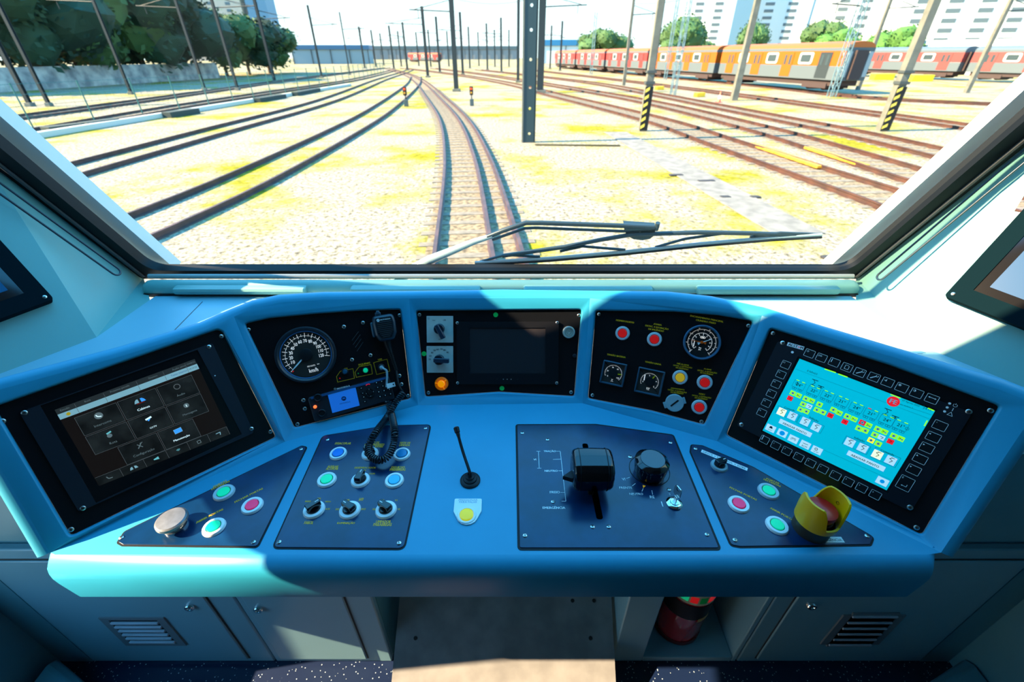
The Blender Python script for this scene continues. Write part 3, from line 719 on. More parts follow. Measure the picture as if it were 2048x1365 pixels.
for x, y, s, on_ in tiles:
    r_ = S.rect(x, y, .275, .235); cv.poly(r_, .0033, tile); cv.line(r_, .0005, .0035, edge, True)
    hw = .0115*len(s)/2*1.1; cv.text(s, S.p(x-hw, y+.055), S.p(x+hw, y+.055), .0037, brt if on_ else dim, bold=.05 if on_ else 0)
    i = S.p(x, y-.045)
    if s == 'Intercoms': cv.poly(circ(i.x, i.y, .0068, 20), .0037, dim); cv.line([i+Vector((-.0035, .003)), i+Vector((-.002, -.001)), i+Vector((.0035, -.003))], .0018, .0038, brt)
    if s == 'Cabines':
        for sg in (-1, 1): cv.poly([i+Vector((sg*.002, -.004)), i+Vector((sg*.010, -.004)), i+Vector((sg*.008, .001)), i+Vector((sg*.005, .004)), i+Vector((sg*.002, .004))], .0037, blu if sg > 0 else bar)
        cv.line([i+Vector((-.007, -.0055)), i+Vector((.007, -.0055))], .0008, .0037, mat('dk_red', (.3, .01, .01), .2, emit=.6))
    if s == 'Áudio': cv.line(circ(i.x, i.y, .0055, 16), .0015, .0037, edge, True)
    if s == 'Rota': cv.poly(circ(i.x, i.y-.002, .0042, 14), .0037, dim); cv.line([i+Vector((-.003, .003)), i+Vector((.005, .005))], .003, .0038, teal)
    if s == 'CCTV': cv.line([i+Vector((-.006, .002)), i+Vector((.005, .004))], .0035, .0037, brt); cv.line([i+Vector((-.003, -.002)), i+Vector((.001, .002))], .003, .0036, blu)
    if s == 'Mensagens': cv.poly(circ(i.x, i.y, .0052, 18), .0037, dim); cv.line([i+Vector((0, -.003)), i+Vector((0, .002))], .0014, .0038, brt)
    if s == 'Configuração': cv.line([i+Vector((-.005, -.005)), i+Vector((.004, .005))], .0018, .0037, dim); cv.line([i+Vector((-.004, .004)), i+Vector((.003, -.005))], .0014, .0037, dim); cv.line([i+Vector((.001, .004)), i+Vector((.006, .005))], .0012, .0037, dim)
    if s == 'Manutenção': cv.poly([i+Vector(q) for q in ((-.007, -.0045), (.007, -.0045), (.007, .005), (-.007, .005))], .0037, blu); cv.line([i+Vector(q) for q in ((-.007, -.0045), (.007, -.0045), (.007, .005), (-.007, .005))], .0006, .0038, bar, True)
for k in range(6):
    x = .085+k*.166; r_ = S.rect(x, .945, .162, .105); cv.poly(r_, .0033, tile); cv.line([r_[0], r_[1], r_[2]], .0005, .0035, edge)
    i = S.p(x, .945); m_ = (dim, bar, teal, teal, dim, bar)[k]
    if k == 0: cv.line([i+Vector((-.004, .003)), i+Vector((-.002, -.002)), i+Vector((.004, -.003))], .0016, .0036, m_)
    elif k == 1:
        for sg in (-1, 1): cv.poly([i+Vector((sg*.0015, -.003)), i+Vector((sg*.007, -.003)), i+Vector((sg*.005, .002)), i+Vector((sg*.0015, .003))], .0036, bar)
    elif k == 2: cv.poly([i+Vector(q) for q in ((-.005, -.001), (.004, -.003), (.004, .003), (-.005, .001))], .0036, m_)
    elif k == 3:
        for rr in (.002, .0035, .005): cv.line(circ(i.x, i.y-.003, rr, 8, a0=.8, a1=2.35), .0007, .0036, m_)
    elif k == 4: cv.line([i+Vector(q) for q in ((-.003, -.003), (.003, -.003), (.003, .003), (-.003, .003))], .0012, .0036, m_, True)
    else: cv.line([i+Vector((-.005, .003)), i+Vector((.004, .003)), i+Vector((.002, -.003))], .0016, .0036, m_)
cv.done('menu_image', t)
for x, y in ((418, 694), (49, 826), (503, 858), (166, 1017)):
    p = FL.uv(x, y, PZ+.005)-ce; screw(t, Matrix.Translation((p.x, p.y, .005)), .95)
p = FL.uv(430, 752, PZ+.005)-ce; b = B(); lathe(b, [(.0015, .005), (.001, .0062), (0, .0064)], 12, p); obj('indicator_light', b, white, t)
# --- right driver display
def za(x, y): return (1500+x/4.014, 670+y/4.014)
t, ce = unit('display_unit', FR, [(1556, 682), (1945, 826), (1822, 1024), (1473, 852)], 'driver display with cyan train diagram on the right wing', PZ, .005, mat('display_black', (.010, .012, .018), .35), [za(385, 172), za(1508, 605), za(1110, 1280), za(85, 780)])
S = Scr(FR, [za(398, 192), za(1488, 612), za(1098, 1252), za(100, 770)], PZ+.0045, ce)
scyan = mat('lcd_cyan', (.0, .42, .52), .25, emit=.62, spec=.3); lwhite = mat('lcd_white', (.42, .68, .75), .3, emit=.6); lblk = mat('lcd_black', (.0, .04, .07), .4)
llime = mat('lcd_lime', (.25, .85, .02), .3, emit=.8); lred = mat('lcd_red', (.65, .01, .02), .3, emit=.8); lyel = mat('lcd_yellow', (.95, .75, .02), .3, emit=.9); lcream = mat('lcd_cream', (.80, .85, .55), .3, emit=.7); lgrey2 = mat('lcd_lines', (.0, .22, .32), .3, emit=.3); lblue = mat('lcd_blue', (.0, .25, .6), .3, emit=.6)
b = B(); fa = ccw([FR.uv(*q, PZ+.002)-ce for q in (za(385, 172), za(1508, 605), za(1110, 1280), za(85, 780))]); flat(b, fa, .0021); obj('inner_bezel', b, matteBlack, t)
cv = Canvas([scyan]); cv.poly(S.rect(.5, .5, 1, 1), .0024, scyan)
st = lambda x, y: S.st(*za(x, y)); Pz = lambda x, y: S.p(*st(x, y))
def sq(x, y, w_, h_, m_, z=.0028, outl=None):
    s_, t_ = st(x, y); r_ = S.rect(s_, t_, w_, h_); cv.poly(r_, z, m_)
    if outl: cv.line(r_, .0006, z+.0001, outl, True)
    return S.p(s_, t_)
cv.line([Pz(365, 275), Pz(1450, 680)], .0005, .0026, lgrey2); cv.line([Pz(1190, 555), Pz(1460, 645)], .0005, .0026, lgrey2); cv.line([Pz(590, 925), Pz(1125, 1165)], .0005, .0026, lgrey2); cv.line([Pz(1200, 510), Pz(1180, 570)], .0005, .0026, lgrey2); cv.line([Pz(1400, 570), Pz(1388, 600)], .0005, .0026, lgrey2)
cv.text('0 falha(s)', Pz(458, 290), Pz(540, 318), .0027, lblk); cv.text('07 Agosto 2023', Pz(1225, 528), Pz(1360, 576), .0027, lblk); cv.text('Rota: viaduto 2', Pz(1195, 553), Pz(1308, 590), .0027, lblk); cv.text('14:13', Pz(1398, 590), Pz(1455, 607), .0027, lblk)
for a, c in (((600, 275), (690, 305)), ((710, 315), (785, 342)), ((1130, 480), (1210, 510)), ((1430, 590), (1480, 612))): cv.line([Pz(*a), Pz(*c)], .0022, .0027, llime)
cv.line([Pz(1425, 690), Pz(1400, 735)], .002, .0027, llime)
p = Pz(1152, 538); cv.poly(circ(p.x, p.y, .0105, 24), .0027, lred); cv.text('FE', p+Vector((-.0058, .0)), p+Vector((.0058, 0)), .0029, white, bold=.15)
cars = [(395, 405, '24°'), (513, 452, '22°'), (625, 492, '22°'), (740, 538, '21°'), (857, 588, '24°'), (975, 636, '21°'), (1100, 688, '24°'), (1212, 732, '21°')]
a0, a1 = st(350, 385), st(1300, 770)
for i, (x, y, s) in enumerate(cars):
    sc_, tt = st(x, y); hw = .050
    cv.line(S.rect(sc_-.002, tt+.002, .094, .085), .0006, .0026, lgrey2, True)
    cv.text(s, S.p(sc_-.024, tt), S.p(sc_+.024, tt), .0028, lblk, bold=.06)
    for dx in (-.024, .024): cv.line([S.p(sc_+dx-.014, tt-.047), S.p(sc_+dx+.010, tt-.047)], .0016, .0028, lred if (i == 5 and dx < 0) else llime)
    for dx in (-.032, -.016, .016, .032):
        p = S.p(sc_+dx, tt+.058); cv.line(circ(p.x, p.y, .0022, 10), .0008, .0028, lgrey2, True)
p = Pz(377, 393); cv.line(circ(p.x, p.y, .003, 14), .0005, .0028, lblk, True); cv.text('1', p-Vector((.0006, 0)), p+Vector((.0006, 0)), .0028, lblk)
p = Pz(1262, 757); cv.line(circ(p.x, p.y, .003, 14), .0005, .0028, lblk, True); cv.text('2', p-Vector((.001, 0)), p+Vector((.001, 0)), .0028, lblk)
for x, y, k in ((515, 385, 1), (568, 422, 0), (1100, 622, 1), (1165, 665, 0)):
    p = Pz(x, y); h_ = .006 if k else .002
    cv.line([p+Vector((-.006, h_)), p+Vector((.006, h_))], .0014, .0028, lblk); cv.line([p+Vector((-.003, h_)), p+Vector((.002, 0)), p+Vector((-.002, -h_))], .001, .0028, lblk); cv.line([p+Vector((-.005, -h_)), p+Vector((.004, -h_))], .001, .0028, lblk)
sw_, sh_ = .044, .055
icons = [(343, 470, 'g'), (390, 490, 'h'), (320, 512, 'r'), (449, 515, 'g'), (495, 532, 'h'), (427, 560, 'g'), (474, 578, 'w'), (405, 602, 'g'), (452, 618, 'g'), (558, 562, 'g'), (537, 605, 'g'), (586, 625, 'g'), (670, 605, 'g'), (717, 630, 'h'), (646, 651, 'r'), (783, 658, 'g'), (836, 680, 'h'), (762, 702, 'r'), (903, 708, 'q'), (953, 730, 'h'), (875, 755, 'g'), (927, 773, 'g'), (1027, 760, 'g'), (1080, 782, 'h'), (1003, 806, 'g'), (1056, 828, 'w'), (972, 850, 'y'), (1030, 878, 'g'), (1155, 815, 'g'), (1212, 838, 'h'), (1128, 860, 'r')]
for x, y, k in icons:
    m_ = {'g': llime, 'h': llime, 'r': lred, 'w': lwhite, 'q': lred, 'y': lyel}[k]; p = sq(x, y, sw_, sh_, m_, .0028)
    if k in 'gqy': cv.poly(circ(p.x, p.y, .0030, 12), .0030, white); cv.poly(circ(p.x, p.y, .0009, 8), .0031, lblk)
    elif k == 'h': cv.line([p+Vector((-.004, -.002)), p+Vector((0, .0)), p+Vector((-.004, .002))], .001, .003, lblk); cv.poly(circ(p.x+.002, p.y-.001, .002, 10), .003, white)
    elif k == 'r': cv.line([p+Vector((-.002, .002)), p+Vector((.002, .001)), p+Vector((-.001, -.002))], .0008, .003, mat('dkred', (.25, 0, .01), .4))
    else: cv.line([p+Vector((-.003, .002)), p+Vector((.003, .001)), p+Vector((0, -.003))], .0009, .003, lblk)
def boxed(x0, y0, x1, y1, title, tx0, ty0, tx1, ty1):
    s0 = st(x0, y0); s1 = st(x1, y1); r_ = S.rect((s0[0]+s1[0])/2, (s0[1]+s1[1])/2, abs(s1[0]-s0[0]), abs(s1[1]-s0[1])); cv.line(r_, .0007, .0026, lgrey2, True)
    cv.text(title, Pz(tx0, ty0), Pz(tx1, ty1), .0028, lblk, bold=.05)
boxed(228, 570, 370, 700, 'Comando', 275, 582, 360, 612); boxed(405, 650, 565, 795, 'Inibição', 478, 665, 550, 700); boxed(775, 815, 935, 965, 'Inibição', 838, 828, 920, 862); boxed(1010, 905, 1165, 1070, 'Comando', 1050, 930, 1158, 970)
for x, y, m_ in ((253, 622, lcream), (340, 655, lwhite), (443, 700, lwhite), (530, 745, lwhite), (802, 868, lwhite), (905, 912, lwhite), (1023, 965, lcream), (1130, 1012, lwhite)):
    p = sq(x, y, .070, .095, m_, .0027, lblue); cv.line([p+Vector((.001, .006)), p+Vector((-.003, .003)), p+Vector((.003, .0)), p+Vector((-.001, -.005))], .001, .003, lblk); cv.line([p+Vector((-.001, .006)), p+Vector((.005, .006))], .001, .003, lblk)
for x, y, a, c in ((362, 750, (262, 708), (453, 798)), (930, 1015, (812, 965), (1035, 1065))):
    p = sq(x, y, .275, .062, lwhite, .0027, lblue); cv.text('ABAIXAR PANTO', Pz(*a), Pz(*c), .003, lblk, bold=.05)
for i, (x, y) in enumerate(((165, 752), (258, 792), (348, 840), (443, 885), (537, 930), (1062, 1180))):
    p = sq(x, y, .082, .085, lwhite, .0027, lblue)
    if i == 1 or i == 5: cv.poly(circ(p.x, p.y, .0055 if i == 1 else .004, 16), .003, lblue)
    elif i == 2: cv.text('(M)', p+Vector((-.005, 0)), p+Vector((.005, 0)), .003, lblk)
    elif i == 0: cv.text('AR/AC', p+Vector((-.005, -.004)), p+Vector((.005, -.004)), .003, lblk); cv.poly([p+Vector(q) for q in ((-.004, 0), (.004, 0), (.002, .005), (-.002, .005))], .003, lblk)
    elif i == 3: cv.text('BCM', p+Vector((-.005, -.004)), p+Vector((.005, -.004)), .003, lblk); cv.line([p+Vector((-.005, .002)), p+Vector((.005, .002))], .001, .003, lblk)
    else: cv.text('AC/BT', p+Vector((-.005, -.004)), p+Vector((.005, -.004)), .003, lblk); cv.line(circ(p.x-.002, p.y+.002, .0025, 10), .001, .003, lblk, True)
cv.done('display_image', t)
# soft keys of the right display
def key(fr, ce, px, py, w_, h_, glyph, parent, ang):
    q = fr.uv(px, py, PZ+.005)-ce; M = Matrix.Translation((q.x, q.y, .005))@Matrix.Rotation(ang, 4, 'Z')
    b = B(); r_ = rrect(0, 0, w_, h_, .0015, 3); prism(b, r_, 0, .0008); k = obj('soft_key', b, matteBlack, parent, M)
    cv = Canvas([white]); cv.line(r_, .0007, .0010, white, True)
    x, y = -w_/2+.0035, h_/2-.0035
    g = glyph
    if g == 'wrench': cv.line([(-.005, -.004), (.003, .003)], .0018, .001, white); cv.line(circ(.0045, .0042, .002, 8, a0=2.2, a1=6.8), .001, .001, white)
    elif g == 'page': cv.line([(-.0035, -.004), (.0035, -.004), (.0035, .003), (.001, .0045), (-.0035, .0045)], .0008, .001, white, True)
    elif g == 'arrows': cv.line([(-.0055, .002), (.0055, .002)], .0009, .001, white); cv.poly([(-.0065, .002), (-.004, .0035), (-.004, .0005)], .0011, white); cv.poly([(.0065, .002), (.004, .0035), (.004, .0005)], .0011, white)
    elif g == 'sun': cv.poly(circ(x+.001, y-.001, .0017, 10), .001, white); [cv.line([(x+.001, y-.001), (x+.001+.003*math.cos(a), y-.001+.003*math.sin(a))], .0004, .0011, white) for a in [i*.785 for i in range(8)]]
    elif g == 'half': cv.line(circ(x+.001, y-.001, .002, 14), .0005, .001, white, True); cv.poly(circ(x+.001, y-.001, .002, 8, a0=-1.57, a1=1.57), .0011, white)
    elif g == 'power': cv.line(circ(x+.001, y-.001, .0018, 10, a0=2.2, a1=7.2), .0006, .001, white); cv.line([(x+.001, y+.0014), (x+.001, y-.0005)], .0006, .001, white)
    elif g == 'flag': cv.line([(x-.001, y-.004), (x-.001, y), (x+.005, y), (x+.005, y-.002), (x, y-.002)], .0006, .001, white)
    elif g == 'horn': cv.poly([(x-.001, y-.002), (x+.001, y-.002), (x+.003, y+.001), (x+.003, y-.005), (x+.001, y-.003), (x-.001, y-.003)], .001, white)
    elif g in '<>^v' and len(g) == 1:
        d = {'<': 3.14, '>': 0, '^': 1.57, 'v': -1.57}[g]; cv.poly([(x+.002*math.cos(d+a), y-.001+.002*math.sin(d+a)) for a in (0, 2.1, 4.2)], .001, white)
    elif g == 'enter': cv.line([(.004, -.001), (.004, -.006), (-.003, -.006)], .0009, .001, white); cv.poly([(-.005, -.006), (-.0025, -.0045), (-.0025, -.0075)], .0011, white); cv.text('E', (x-.001, y-.001), (x+.001, y-.001), .001, white)
    else: cv.text(g, (x-.0008*len(g), y-.001), (x+.0012*len(g)-.0003, y-.001), .001, white)
    cv.done('key_print', k)
def aang(fr, a, c): p = fr.uv(*a); q = fr.uv(*c); return math.atan2((q-p).y, (q-p).x)
at_ = aang(FR, za(478, 150), za(1460, 515)); ab = aang(FR, za(117, 843), za(1005, 1285))
for (x, y), g in zip(((478, 150), (573, 185), (676, 222), (777, 262), (880, 303), (994, 340), (1105, 382), (1218, 425), (1337, 470), (1459, 515)), ('power', 'flag', 'i', 'page', 'wrench', 'wrench', 'horn', 'sun', 'half', 'arrows')): key(FR, ce, *za(x, y), .0185, .0165, g, t, at_)
for (x, y), g in zip(((287, 241), (248, 319), (210, 396), (171, 473), (131, 548), (94, 625)), ('F1', 'F2', 'F3', 'F4', 'F5', 'F6')): key(FR, ce, *za(x, y), .0175, .0165, g, t, at_)
for (x, y), g in zip(((117, 843), (206, 889), (295, 933), (390, 982), (485, 1030), (584, 1078), (685, 1130), (788, 1180), (895, 1230), (1005, 1285)), '1234567890'): key(FR, ce, *za(x, y), .0175, .016, g, t, ab)
for (x, y), g in zip(((1524, 730), (1470, 822), (1418, 908), (1365, 996), (1313, 1085)), 'C<>^v'): key(FR, ce, *za(x, y), .020, .017, g, t, ab)
key(FR, ce, *za(1245, 1193), .022, .028, 'enter', t, ab)
cv = Canvas([white]); U = lambda x, y: FR.uv(*za(x, y), PZ+.0052)-ce
p0, p1 = U(300, 73), U(432, 110); d = (p1-p0).normalized(); nn = Vector((-d.y, d.x))*.0042
cv.poly([p0-nn, p1-nn, p1+nn, p0+nn], .0052, white); cv.text('ALST', p0+d*.002, p0+(p1-p0)*.62, .0054, blackT, bold=.12); cv.text('O', p0+(p1-p0)*.64, p0+(p1-p0)*.76, .0054, cRed, bold=.1); cv.text('M', p0+(p1-p0)*.79, p1-d*.002, .0054, blackT, bold=.12)
for q, r_ in (((340, 140), .0028), ((1603, 552), .0022), ((1583, 584), .0022), ((1562, 616), .0022)): p = U(*q); cv.poly(circ(p.x, p.y, r_, 14), .0052, white)
p = U(1648, 568); cv.line(circ(p.x, p.y, .003, 12, a0=2.2, a1=7.2), .0006, .0052, white); cv.line([p+Vector((0, .001)), p+Vector((0, .004))], .0006, .0052, white)
p = U(1628, 602); cv.line([p+Vector((0, -.003)), p+Vector((0, .003))], .001, .0052, white); p = U(1608, 637); cv.line([p+Vector(q) for q in ((-.004, -.003), (.004, -.003), (0, .004))], .0006, .0052, white, True)
cv.done('frame_print', t)
for q in ((1565.3, 686.3), (1937.4, 824), (1819.8, 1015.5), (1483, 850)):
    p = FR.uv(*q, PZ+.005)-ce; screw(t, Matrix.Translation((p.x, p.y, .005)), 1.05)
#==== DESK PANELS
def deskpanel(fr, px, lab, r, screws, m_, gap=.0025):
    pl = roundp(fr.poly(px), r, 5)
    t = thing('control_panel', lab, 'control panel', fr.M)
    b = B(); prism(b, offp(pl, -gap), -.002, .0008); obj('gap_border', b, rubber, t)  # dark border stands in for the shaded gap around the plate
    b = B(); prism(b, offp(pl, .0008), .0003, .0022); obj('panel_plate', b, m_, t, bevel=.0004)
    for q in screws:
        p = fr.uv(*q, .0022); screw(t, Matrix.Translation((p.x, p.y, .0022)), .95)
    return t
DP = .0022
pDL = deskpanel(FDL, [(236, 1086), (246, 1091.5), (515, 1095), (613, 896), (603, 893.5), (250, 1065)], 'triangular dark door control panel on the left of the desk', .006, [(243, 1076), (507, 1085), (602, 899)], deskPlateM)
pSW = deskpanel(FD, [(646, 873.5), (774, 853), (861, 851), (808, 1099), (546, 1097)], 'dark switch panel with nine round controls left of gooseneck microphone', .012, [(655, 880), (851, 857), (558, 1085), (798, 1087)], deskPlateM)
pTH = deskpanel(FD, [(1034, 851.5), (1192, 851), (1345, 872), (1438, 1098), (1039, 1098)], 'large dark panel carrying the traction lever and direction knob', .005, [(1044.5, 866.5), (1341, 886), (1050, 1072), (1414, 1070), (1095, 880), (1106, 1004.5), (1260, 914.5), (1338, 980), (1185, 1054.5), (1217.5, 1054.5)], deskPlateM, .004)
pDR = deskpanel(FDR, [(1383, 891), (1381, 905), (1462, 1092), (1480, 1095), (1740, 1091), (1746, 1076), (1506, 936), (1405, 893)], 'triangular dark door control panel on the right of the desk', .007, [(1391, 898), (1470, 1081), (1734, 1073)], deskPlateM)
ZD = DP+.0003
# left door panel
cv = Canvas([yellowT]); U = lambda x, y: FDL.uv(220+x/4.876, 870+y/4.876, ZD)
cv.text('PORTAS', U(1008, 510), U(1135, 448), ZD, yellowT); cv.text('FECHADAS', U(990, 535), U(1165, 452), ZD, yellowT)
cv.text('FECHAR PORTAS', U(1215, 660), U(1488, 524), ZD, yellowT); cv.text('ABRIR PORTAS', U(836, 862), U(1098, 728), ZD, yellowT, bold=.3)
cv.done('lettering', pDL)
button(FDL, 448.5, 987, cGreen, 'green button nearest the touchscreen on left door panel', DP, ring=mat('shade_ring', (.55, .62, .64), .35)); button(FDL, 505, 1013, cPink, 'pink button on the left door panel', DP); button(FDL, 428.5, 1056, cGreen, 'green button at front of the left door panel', DP)
t = thing('mushroom_button', 'brushed steel mushroom knob on the left door panel', 'button', on(FDL, 352, 1054, DP))
b = B(); lathe(b, [(.021, 0), (.021, .004), (.017, .005), (.016, .010)], 36); obj('collar', b, chrome, t)
b = B(); lathe(b, [(.016, .006), (.017, .012), (.026, .015), (.0285, .019), (.028, .024), (.025, .0265), (0, .028)], 40); obj('cap', b, mat('knob_steel', (.22, .24, .26), .45, metal=.6, noise=.3, nscale=60), t)
# switch panel
cv = Canvas([yellowT]); U = lambda x, y: FD.uv(530+x/4.706, 830+y/4.706, ZD)
for s, a, c, bo in (('DESACOPLAR', (660, 270), (808, 270), 0), ('FREIO DE', (975, 262), (1075, 262), 0), ('ESTACIONAMENTO', (940, 281), (1122, 281), 0), ('SOLTO', (940, 299), (1000, 299), 0), ('REMOVIDO', (1035, 299), (1110, 299), 0), ('TESTE DE', (1265, 266), (1368, 266), 0), ('LÂMPADA', (1262, 285), (1363, 285), 0),
        ('AUXILIAR', (588, 489), (690, 489), 0), ('ACOPLAR', (575, 509), (688, 509), 0), ('DESEMBAÇADOR', (843, 501), (1042, 501), .1), ('DESL', (908, 523), (952, 523), 0), ('LIGAR', (982, 555), (1036, 555), 0), ('ESGUICHO', (1190, 496), (1315, 496), 0), ('PARABRISAS', (1175, 517), (1322, 517), 0),
        ('FAROL', (370, 1017), (455, 1017), .1), ('ILUMINAÇÃO', (680, 1020), (845, 1020), .1), ('LIMPADOR', (1045, 1008), (1182, 1008), .1), ('PARABRISAS', (1020, 1035), (1190, 1035), .1),
        ('BAIXO', (378, 816), (430, 816), 0), ('DESL', (492, 789), (528, 789), 0), ('MÉDIO', (568, 817), (620, 817), 0), ('ALTO', (570, 888), (610, 888), 0),
        ('DESL', (665, 890), (700, 890), 0), ('LUM', (758, 804), (792, 804), 0), ('LUM', (888, 791), (925, 791), 0), ('SPOT', (882, 804), (925, 804), 0), ('SPOT', (905, 890), (948, 890), 0),
        ('DESL', (1013, 890), (1045, 890), 0), ('TEMP', (1080, 806), (1118, 806), 0), ('V1', (1222, 806), (1245, 806), 0), ('V2', (1247, 890), (1270, 890), 0)):
    cv.text(s, U(*a), U(*c), ZD, yellowT, bold=bo, height=.0042 if s in ('DESL', 'LUM', 'SPOT', 'V1', 'V2', 'BAIXO', 'MÉDIO', 'ALTO', 'TEMP', 'LIGAR') else .0068)
cv.done('lettering', pSW)
Bp = lambda x, y: (530+x/4.706, 830+y/4.706)
button(FD, *Bp(690, 370), cBlue, 'blue button at top left of the switch panel', DP, r=.0195); button(FD, *Bp(1289, 377), mat('teal_cap', (.0, .24, .5), .3), 'teal button right of the coiled cord', DP, r=.0195)
button(FD, *Bp(583, 618), cGreen, 'green button on the left side of the switch panel', DP, r=.0205); button(FD, *Bp(1218, 624), cCyan, 'light blue button below the teal button', DP, r=.0205)
rotary(FD, *Bp(990, 372), 2.6, 'rotary switch half hidden behind the coiled cord loop', DP, r=.0195); rotary(FD, *Bp(900, 620), 1.4, 'rotary switch in the middle of the switch panel', DP, r=.0205)
rotary(FD, *Bp(463, 898), .75, 'front left rotary switch, turned diagonally', DP, r=.0215); rotary(FD, *Bp(800, 902), 2.6, 'front middle rotary switch of the switch panel', DP, r=.0215); rotary(FD, *Bp(1140, 900), 2.6, 'front right rotary switch of the switch panel', DP, r=.0215)
# microphone + talk button
t = thing('gooseneck_microphone', 'slim black gooseneck microphone on a round desk base', 'microphone', on(FD, 940.5, 962, 0)); I = on(FD, 940.5, 962, 0).inverted()
b = B(); lathe(b, [(.0225, 0), (.0225, .003), (.018, .006), (.0155, .006), (.0145, .009), (.010, .011), (.009, .014), (.0055, .016), (.0045, .022)], 40); obj('base', b, matteBlack, t)
tip = I@atz(914, 862, .872)
pth = [Vector((0, 0, .012)), Vector((0, .002, .025)), tip.lerp(Vector((0, 0, .012)), .45), tip]
b = B(); tube(b, smoothpath(pth, 8), .0034, 10); obj('gooseneck', b, rubber, t)
d = (tip-pth[2]).normalized(); Mt = Matrix.Translation(tip)@d.to_track_quat('Z', 'Y').to_matrix().to_4x4()
b = B(); lathe(b, [(.0034, -.016), (.0045, -.010), (.0046, -.006), (.0062, -.004), (.0066, .007), (.0055, .0085)], 24); obj('capsule', b, matteBlack, t, Mt)
b = B(); lathe(b, [(.0056, .008), (.003, .0098), (0, .0102)], 20); obj('mesh_cap', b, chrome, t, Mt)
U = lambda x, y: FD.uv(850+x/5.462, 830+y/5.462)
t = thing('talk_button_plate', 'white shield shaped plate with yellow button on desk', 'button', on(FD, 934, 1028)); ce_ = FD.uv(934, 1028)
pl = ccw([U(*q)-ce_ for q in ((325, 925), (622, 925), (618, 1060), (568, 1150), (545, 1180), (500, 1205), (450, 1212), (400, 1200), (360, 1165), (312, 1065))])
b = B(); prism(b, roundp(pl, .003, 2), 0, .0028); obj('plate', b, whiteRing, t, bevel=.0006)
cv = Canvas([greyPlas]); cv.text('PRESSIONAR', U(370, 942)-ce_, U(575, 942)-ce_, .0031, greyPlas); cv.text('PARA FALAR', U(375, 965)-ce_, U(570, 965)-ce_, .0031, greyPlas); cv.done('lettering', t)
p = U(455, 1108)-ce_
b = B(); lathe(b, [(.0205, .0028), (.019, .0048), (.0155, .005), (.015, .003)], 36, p); obj('bezel_ring', b, whiteRing, t)
b = B(); lathe(b, [(.0140, .002), (.0138, .0058), (.012, .0066), (0, .0068)], 32, p); obj('cap', b, mat('bright_yellow', (.95, .72, .0), .3, emit=.2), t)
# traction panel print
U = lambda x, y: FD.uv(1020+x/4.6545, 830+y/4.6545, ZD)
cv = Canvas([white])
for s, a, c, bo in (('TRAÇÃO', (313, 340), (425, 340), .1), ('NEUTRO', (322, 523), (442, 523), .1), ('FREIO', (370, 722), (462, 722), .1), ('EMERGÊNCIA', (303, 864), (512, 864), .1), ('VI', (218, 418), (243, 418), .1), ('VI', (1042, 600), (1072, 600), 0), ('FRENTE', (1018, 680), (1136, 680), 0), ('NEUTRO', (1112, 738), (1238, 738), 0), ('RE', (1302, 766), (1345, 766), 0), ('0', (1480, 740), (1492, 740), 0), ('1', (1412, 832), (1420, 832), 0)):
    cv.text(s, U(*a), U(*c), ZD, white, bold=bo)
cv.line([U(430, 341), U(468, 341), U(520, 806), U(480, 806)], .001, ZD, white)
for a, c in (((400, 417), (476, 414)), ((450, 523), (487, 523)), ((470, 724), (512, 724)), ((247, 341), (284, 341)), ((265, 341), (272, 499)), ((254, 499), (291, 499)), ((1082, 594), (1114, 583)), ((1137, 664), (1168, 640)), ((1228, 714), (1240, 686)), ((1320, 704), (1328, 744))): cv.line([U(*a), U(*c)], .001, ZD, white)
cv.poly([U(1235, 655), U(1264, 663), U(1240, 682)], ZD, cYel)
cv.done('lettering', pTH)
s0, s1 = U(700, 285), U(833, 950); d = (s1-s0).normalized(); q = Vector((-d.y, d.x))*.0068; sl_ = roundp(ccw([s0-q-d*.006, s0+q-d*.006, s1+q+d*.006, s1-q+d*.006]), .006, 4)
b = B(); prism(b, sl_, DP, DP+.0004); obj('lever_slot', b, mat('slot_void', (.001, .001, .001), .9, spec=0), pTH)
p = U(1297, 512); b = B(); lathe(b, [(.0455, DP), (.0455, DP+.0010), (.0440, DP+.0010), (.0440, DP)], 48, p); obj('knob_ring', b, matteBlack, pTH)
# traction lever
hx0, hx1 = .128, .212; LB = Vector(((hx0+hx1)/2, .640, DZ+DP))
t = thing('traction_lever', 'bulky glossy black traction and brake lever handle', 'lever', Matrix.Translation(LB))
hw = (hx1-hx0)/2
prof = [(-.030, .026), (-.036, .040), (-.036, .062), (-.031, .080), (-.018, .090), (.004, .096), (.024, .096), (.034, .088), (.037, .066), (.036, .040), (.030, .026)]
prof = roundp(prof, .008, 3); lps = []
for x, s in ((-hw, .80), (-hw+.002, .90), (-hw+.006, .97), (-hw+.012, 1), (0, 1.015), (hw-.012, 1), (hw-.006, .97), (hw-.002, .90), (hw, .80)):
    lps.append([Vector((x, p.x*s, .060+(p.y-.060)*s)) for p in prof])
b = B(); loft(b, lps, True, True); obj('handle', b, blackGloss, t, ang=1.0)
b = B(); box(b, -.006, .006, -.020, .020, 0, .032); obj('stem', b, matteBlack, t, bevel=.003)
b = B(); prism(b, [(-hw-.020, -.006), (-hw+.003, -.015), (-hw+.003, .012)], .034, .046); obj('pointer', b, matteBlack, t, bevel=.001)
for sg in (-1, 1):
    b = B(); lps = [[Vector((x, p.x*1.02, .060+(p.y-.060)*1.02)) for p in prof] for x in (sg*(hw-.0145), sg*(hw-.0125))]; loft(b, lps, True, True); obj('seam_band', b, matteBlack, t)
